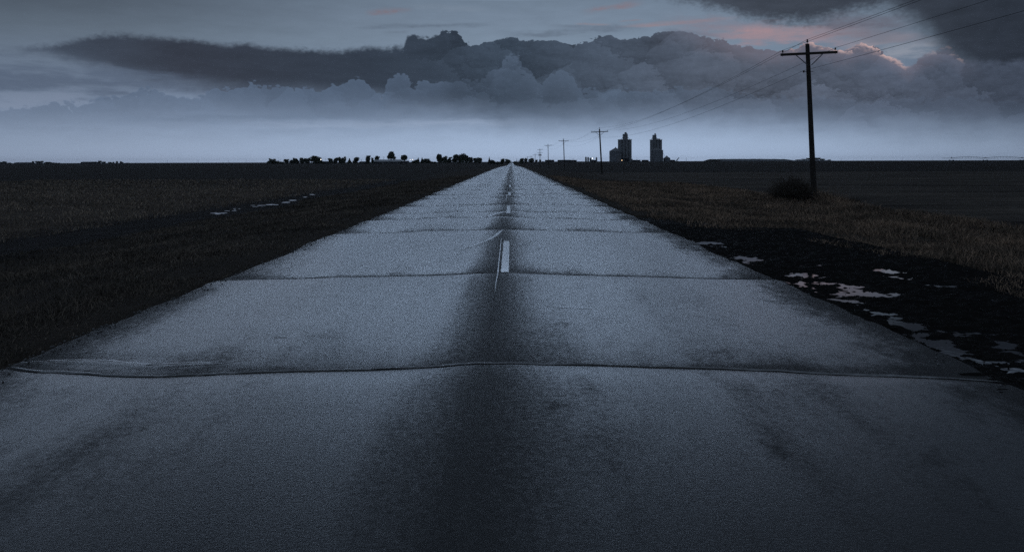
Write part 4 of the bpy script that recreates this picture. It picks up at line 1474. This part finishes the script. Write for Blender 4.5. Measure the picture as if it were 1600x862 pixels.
shed('shed', 1004.5, 1013.5, 251.5, 251.0, 1060, 10, 'low grey hut between the two elevators, nearer the right one', 'steel', 2, 'huts between the elevators')
shed('shed', 1048.5, 1055, 251.6, 251.0, 1060, 10, 'low hut between the small bin and the slanting auger', 'steel', 1)

# ------------------------------------------------------------------ yard lamps that are lit
def lamp_material(name, color, strength):
    m, g, b = material(name)
    b.inputs['Base Color'].default_value = (*color, 1)
    b.inputs['Emission Color'].default_value = (*color, 1)
    b.inputs['Emission Strength'].default_value = strength
    return m


M['white_lamp'] = lamp_material('lit_white_lamp', (1.0, 0.96, 0.85), 4.0)
M['warm_lamp'] = lamp_material('lit_warm_lamp', (1.0, 0.66, 0.36), 1.6)
M['dim_lamp'] = lamp_material('lit_dim_lamp', (1.0, 0.88, 0.72), 2.2)


def yard_lamp(px, py, y, label, mat, size=0.5):
    x, zg_ = ground_at(px, py, y)
    h = P(px, py, y)[2] - zg_
    rt = tag(empty('yard_lamp', (x, y, zg_)), label, 'lamp')
    MB().lathe([(0.11, -0.5), (0.07, h + 0.2)], 0, 0, 8).build('post', M['wood'], rt)
    MB().bar((0, 0, h + 0.15), (0, -1.2, h + 0.35), 0.07, 0.07).build('arm', M['iron'], rt)
    MB().lathe([(0.15, h - size), (size * 0.9, h - size * 0.6), (size, h), (size * 0.6, h + 0.25), (0.1, h + 0.4)], 0, -1.2, 12).build('lamp_head', mat, rt, True)


yard_lamp(501.8, 249.4, 940, 'bright lit yard lamp beside the large domed tree', M['white_lamp'], 0.45)
yard_lamp(641.2, 249.8, 945, 'dim lit farm lamp, left one of a close pair', M['dim_lamp'], 0.42)
yard_lamp(645.0, 249.4, 945, 'dim lit farm lamp, right one of a close pair', M['dim_lamp'], 0.48)
yard_lamp(925.4, 247.4, 1030, 'bright lit lamp among the slim silos', M['white_lamp'], 0.5)
yard_lamp(971.4, 250.4, 1020, 'warm glowing lamp at the foot of the taller elevator', M['warm_lamp'], 0.75)

# ------------------------------------------------------------------ distant slim poles
FAR_POLES = [(129.5, 251.2, 1900, 'thin far pole standing over the dark far barn'),
             (214, 252.4, 1500, 'leftmost of the thin poles crossing the far left field'),
             (261.5, 250.8, 1500, 'second of the thin poles crossing the far left field'),
             (309.5, 250.6, 1500, 'third of the thin poles crossing the far left field'),
             (357, 250.4, 1500, 'fourth of the thin poles crossing the far left field'),
             (384.5, 249.6, 1450, 'rightmost of the thin poles crossing the far left field'),
             (437.5, 249.6, 960, 'thin pole among the low shrubs of the farmstead'),
             (508, 247.8, 965, 'thin pole behind the small dark flat shed'),
             (564.5, 248.6, 965, 'thin pole behind the low flat farm shed'),
             (599.5, 244.8, 985, 'thin pole sticking up behind the pale roof'),
             (895.5, 247.6, 1030, 'thin pole above the lower dark shed'),
             (995.4, 246.2, 1040, 'thin pole between the two grain elevators'),
             (1072.5, 246.6, 1100, 'thin pole standing alone right of the slanting auger'),
             (1314.5, 247.2, 1500, 'first thin pole right of the low hill'),
             (1362, 247.0, 1500, 'second thin pole right of the low hill'),
             (1409.8, 246.8, 1500, 'third thin pole right of the low hill'),
             (1457.5, 246.4, 1500, 'last thin pole before the irrigation boom')]
for px, ty, y, label in FAR_POLES:
    x, zg_ = ground_at(px, ty, y)
    h = P(px, ty, y)[2] - zg_
    rt = tag(empty('utility_pole', (x, y, zg_)), label, 'power pole', 'thin distant poles')
    MB().lathe([(0.17, -0.5), (0.13, h)], 0, 0, 6).build('pole', M['wood'], rt)
    MB().bar((-1.1, 0.2, h - 0.5), (1.1, 0.2, h - 0.5), 0.12, 0.14).build('crossarm', M['wood'], rt)

# ------------------------------------------------------------------ centre-pivot irrigation boom
y = 800.0
xs_t = [unroll(p, 248)[0] * y / FPX for p in (1486.5, 1539.5, 1597.0, 1652.0)]
x0, zg_ = xs_t[0], float(ground_z(xs_t[0], y))
rt = tag(empty('irrigation_boom', (x0, y, zg_)), 'long low irrigation boom on wheeled towers at the right end of the horizon', 'irrigation boom')
zp = P(1512, 247.0, y)[2] - zg_
z_mid = P(1512, 245.1, y)[2] - zg_
ends = [unroll(1472, 248)[0] * y / FPX - x0] + [q - x0 for q in xs_t]
for k in range(len(ends) - 1):
    a, b_ = ends[k], ends[k + 1]
    rise = (z_mid - zp) if k else -0.1
    N = 12
    top_l = [(a + (b_ - a) * j / N, 0, zp + rise * (1 - (2 * j / N - 1) ** 2)) for j in range(N + 1)]
    MB().tube(top_l, 0.17, 6).build('pipe', M['iron'], rt)
    if k:
        tr = MB()
        low = [(p[0], s * 0.9, zp - 0.7 + (rise * 0.25) * (1 - (2 * j / N - 1) ** 2)) for s in (-1, 1) for j, p in enumerate(top_l)]
        for s in (0, 1):
            ll = low[s * (N + 1):(s + 1) * (N + 1)]
            tr.tube([top_l[0]] + ll[1:-1] + [top_l[-1]], 0.09, 4)
            for j in range(1, N):
                tr.tube([top_l[j], ll[j]], 0.06, 4)
        tr.build('truss', M['iron'], rt)
for q in xs_t:
    a = q - x0
    for s in (-1, 1):
        MB().bar((a, 0, zp), (a + s * 2.4, s * 0.3, 0.7), 0.1, 0.1).build('leg', M['iron'], rt)
        wh = MB().rings([[(a + s * 2.4 + r_ * math.cos(2 * math.pi * k / 16), s * 0.3 + d_, 0.65 + r_ * math.sin(2 * math.pi * k / 16)) for k in range(16)] for r_, d_ in ((0.55, -0.18), (0.72, -0.08), (0.72, 0.08), (0.55, 0.18))])
        wh.build('wheel', M['shed'], rt)
    MB().bar((a - 2.4, 0, 0.9), (a + 2.4, 0, 0.9), 0.14, 0.14).build('base_beam', M['iron'], rt)
    MB().box(a - 0.35, a + 0.35, -0.3, 0.3, zp + 0.13, zp + 0.75).build('control_box', M['steel'], rt)
tb = MB()
tb.bar((xs_t[0] - x0, 0, zp + 0.75), (xs_t[0] - x0, 0, zp + 2.0), 0.07, 0.07)
tb.bar((xs_t[0] - x0 - 2.2, 0, zp + 1.7), (xs_t[0] - x0 + 2.2, 0, zp + 1.7), 0.06, 0.06)
tb.build('aerial', M['iron'], rt)

# ------------------------------------------------------------------ low mounds on the right of the horizon
def mound(px0, px1, tops, y, depth, mat):
    """long bank of earth with a crest through the given pixel heights"""
    xs_ = np.linspace(px0, px1, 90)
    crest = np.interp(xs_, [t[0] for t in tops], [t[1] for t in tops])
    V_ = []
    for s in np.linspace(-1, 1, 13):
        for p, c in zip(xs_, crest):
            x, zg0 = ground_at(p, 250, y)
            h = P(p, c, y)[2] - zg0
            yy = y + depth * s * (1 + 0.0)
            prof = max(0.0, 1 - abs(s) ** 1.6)
            V_.append((x, yy, zg0 - 0.6 + (h + 0.6) * prof * (1 + 0.10 * (float(vnoise(x / 9.0, s * 3, 2)) - 0.5))))
    n = len(xs_)
    F_ = [(i * n + j, i * n + j + 1, (i + 1) * n + j + 1, (i + 1) * n + j) for i in range(12) for j in range(n - 1)]
    return tag(link('hill', np_mesh('hill', V_, F_, mat)), kind='structure')


M['bank'] = simple('haze_tinted_bank', (0.12, 0.13, 0.145), 0.95, 0.3, 0.05, 0.05)  # base colour paled and blued to stand in for distance haze
mound(1098, 1128, [(1098, 252), (1106, 249.4), (1110, 248.7), (1118, 248.6), (1122, 249.2), (1128, 252)], 1350, 12, M['ground'])
mound(1116, 1244, [(1116, 251.8), (1121, 248.7), (1135, 248.4), (1160, 248.4), (1185, 248.3), (1210, 248.6), (1228, 248.8), (1236, 250), (1244, 251.8)], 2700, 60, M['bank'])
hx = np.linspace(466 * 2500 / FPX - 190, 466 * 2500 / FPX + 190, 60)
hy = np.linspace(2300, 2700, 40)
HX, HY = np.meshgrid(hx, hy)
HZ = ground_z(HX, HY) + hill_z(HX, HY) - 0.15
tag(link('hill', grid_mesh('hill', HX, HY, HZ, M['bank'])), kind='structure')

# ------------------------------------------------------------------ bush at the foot of the nearest pole
def bush(px, py_top, w, y, seed, label, twigs=480, density=2000):
    x, zg_ = ground_at(px, 320, y)
    h = P(px, py_top, y)[2] - zg_
    rt = tag(empty('bush', (x, y, zg_)), label, 'bush')
    r = random.Random(seed)
    mb = MB()
    tips = []
    for _ in range(twigs):
        t, e = r.uniform(0, 2 * math.pi), r.random() ** 0.6
        reach = w / 2 * e
        hh_ = h * (1 - 0.55 * e ** 3) * r.uniform(0.5, 1.0)
        p0 = (r.uniform(-.15, .15) * w, r.uniform(-.15, .15) * w, -0.05)
        p1 = (math.cos(t) * reach * 0.55, math.sin(t) * reach * 0.55, hh_ * 0.6)
        p2 = (math.cos(t) * reach * r.uniform(.8, 1.1), math.sin(t) * reach * r.uniform(.8, 1.1), hh_)
        mb.tube([p0, p1, p2], [0.014, 0.009, 0.003], 3)
        tips.append((p1, p2))
    mb.build('stem', M['twig'], rt)
    rg = np.random.default_rng(seed)
    k = rg.integers(0, len(tips), density * 6)
    u = rg.random(density * 6)[:, None] ** 0.7
    A = np.array([tips[i][0] for i in k]); B_ = np.array([tips[i][1] for i in k])
    c = A + (B_ - A) * u + rg.normal(size=A.shape) * 0.07
    c[:, 2] = np.maximum(c[:, 2], 0.02)
    n = len(c)
    a = rg.normal(size=(n, 3)); a /= np.linalg.norm(a, axis=1)[:, None]
    b_ = np.cross(a, rg.normal(size=(n, 3))); b_ /= np.linalg.norm(b_, axis=1)[:, None]
    s = (0.018 + 0.022 * rg.random(n))[:, None]
    v = np.stack([c - a * s, c + b_ * s * .5, c + a * s, c - b_ * s * .5], 1).reshape(-1, 3)
    link('foliage', np_mesh('foliage', v, np.arange(n * 4).reshape(n, 4), M['twig'], False), rt)


bush(1238, 272, 3.3, 44.5, 5, 'dark twiggy bush left of the nearest power pole')
bush(1300, 307, 1.5, 45.5, 6, 'low dark weedy bush right of the foot of the nearest pole', 120, 500)
bush(1330, 312, 1.3, 45.0, 8, 'smallest weedy bush in the grass right of the nearest pole', 90, 300)

# ------------------------------------------------------------------ grass and stubble
def blade_material(name, c0, c1, c2):
    m, g, b = material(name)
    geo = g.new('ShaderNodeNewGeometry')
    n = g.noise(geo.outputs['Position'], 0.45, 4, 0.6)
    rnd = E(g, geo.outputs['Random Per Island'])
    g.put(b.inputs['Base Color'], g.ramp(n * 0.75 + rnd * 0.25, [(0.36, c0), (0.5, c1), (0.66, c2)]))
    b.inputs['Roughness'].default_value = 0.9
    b.inputs['Specular IOR Level'].default_value = 0.05
    return m


M['grass'] = blade_material('dead_and_dark_grass', (0.06, 0.050, 0.040), (0.16, 0.12, 0.09), (0.38, 0.265, 0.185))
M['grass_dark'] = blade_material('dark_wet_grass', (0.045, 0.040, 0.034), (0.09, 0.077, 0.064), (0.19, 0.155, 0.123))
M['stubble'] = blade_material('cut_maize_stubble', (0.08, 0.067, 0.054), (0.17, 0.138, 0.108), (0.34, 0.27, 0.205))


def blades(name, x, y, z, h, w, lean, mat, seed):
    r = np.random.default_rng(seed)
    n = len(x)
    t = r.random(n) * 2 * math.pi
    base = np.stack([x, y, z - 0.03], 1)
    side = np.stack([np.cos(t), np.sin(t), np.zeros(n)], 1) * (w / 2)[:, None]
    d = r.random(n) * 2 * math.pi
    off = np.stack([np.cos(d), np.sin(d), np.zeros(n)], 1) * (h * lean * r.random(n))[:, None]
    mid = base + off * 0.35 + np.stack([np.zeros(n), np.zeros(n), h * 0.6], 1)
    tip = base + off + np.stack([np.zeros(n), np.zeros(n), h * (1 - 0.3 * lean * r.random(n))], 1)
    v = np.stack([base - side, base + side, mid + side * 0.8, mid - side * 0.8, tip], 1).reshape(-1, 3)
    i = np.arange(n)[:, None] * 5
    f = np.concatenate([i + np.array([[0, 1, 2]]), i + np.array([[0, 2, 3]]), i + np.array([[3, 2, 4]])], 1).reshape(-1, 3)
    return tag(link(name, np_mesh(name, v, f, mat, False)), kind='stuff')


def scatter(n, ymin, ymax, power=0.55):
    u = rng.random(n)
    return ymin * (ymax / ymin) ** (u ** 0.9)


# right verge
n = 220000
yy = scatter(n, 4.0, 85)
xx = 4.1 + rng.random(n) ** 0.9 * 15.5
edge_x = np.where(yy < 17, 6.9, 6.9 - (6.9 - 4.05) * smoothstep(16.0, 19.5, yy)) + (fbm(xx * 0.6, yy * 0.6, 3, 51) - 0.5) * 2.2
clump = fbm(xx * 0.8, yy * 0.8, 3, 61)
keep = (xx > edge_x) & (clump + rng.random(n) * 0.35 > 0.50)
xx, yy, clump = xx[keep], yy[keep], clump[keep]
tall = smoothstep(10, 17, xx) * smoothstep(20.5, 18.5, xx)
h = (0.10 + 0.16 * rng.random(len(xx)) + 0.25 * np.maximum(clump - 0.45, 0)) * (0.75 + 0.9 * tall)
near_pole = np.exp(-((xx - 18.9) / 2.2) ** 2 - ((yy - 45) / 3.0) ** 2)
h = h * (1 + 1.6 * near_pole)
blades('grass', xx, yy, ground_z(xx, yy), h, 0.005 + 0.0006 * yy, 1.2, M['grass'], 1)
# left verge
n = 210000
yy = scatter(n, 3.5, 90)
xx = -4.22 - rng.random(n) ** 1.1 * 11.5
clump = fbm(xx * 0.8, yy * 0.8, 3, 71)
keep = (clump + rng.random(n) * 0.4 > 0.46) & (np.abs(xx + 15.0 + (fbm(yy * 0.1, yy * 0, 3, 3) - 0.5) * 3) > 2.2)
xx, yy, clump = xx[keep], yy[keep], clump[keep]
h = (0.05 + 0.10 * rng.random(len(xx)) ** 2 + 0.30 * np.maximum(clump - 0.48, 0)) * (0.45 + 0.55 * smoothstep(-4.2, -5.5, xx))
blades('grass', xx, yy, ground_z(xx, yy), h, 0.004 + 0.0006 * yy, 1.5, M['grass_dark'], 2)
# maize stubble in rows beyond the wet rut on the left
n = 60000
yy = scatter(n, 16, 110)
xx = -16.8 - 0.76 * np.floor(rng.random(n) * 70) + rng.normal(size=n) * 0.09
patch = fbm(xx * 0.12, yy * 0.06, 4, 81)
keep = (patch + rng.random(n) * 0.3 > 0.52) & (np.abs(xx) < yy * 0.85)
xx, yy = xx[keep], yy[keep]
blades('stubble', xx, yy, ground_z(xx, yy), 0.10 + 0.16 * rng.random(len(xx)), 0.012 + 0.0006 * yy, 1.3, M['stubble'], 3)

# ------------------------------------------------------------------ evening haze over the plain
hm = bpy.data.materials.new('evening_haze')
hm.use_nodes = True
ht = hm.node_tree
ht.nodes.clear()
pv = ht.nodes.new('ShaderNodeVolumePrincipled')
pv.inputs['Color'].default_value = (0.80, 0.88, 1.0, 1)
pv.inputs['Density'].default_value = 2.6e-5
ho = ht.nodes.new('ShaderNodeOutputMaterial')
ht.links.new(pv.outputs[0], ho.inputs['Volume'])
hz = MB().box(-9300, 9300, -300, 12500, -8, 62).build('haze', hm)
tag(hz, kind='stuff')
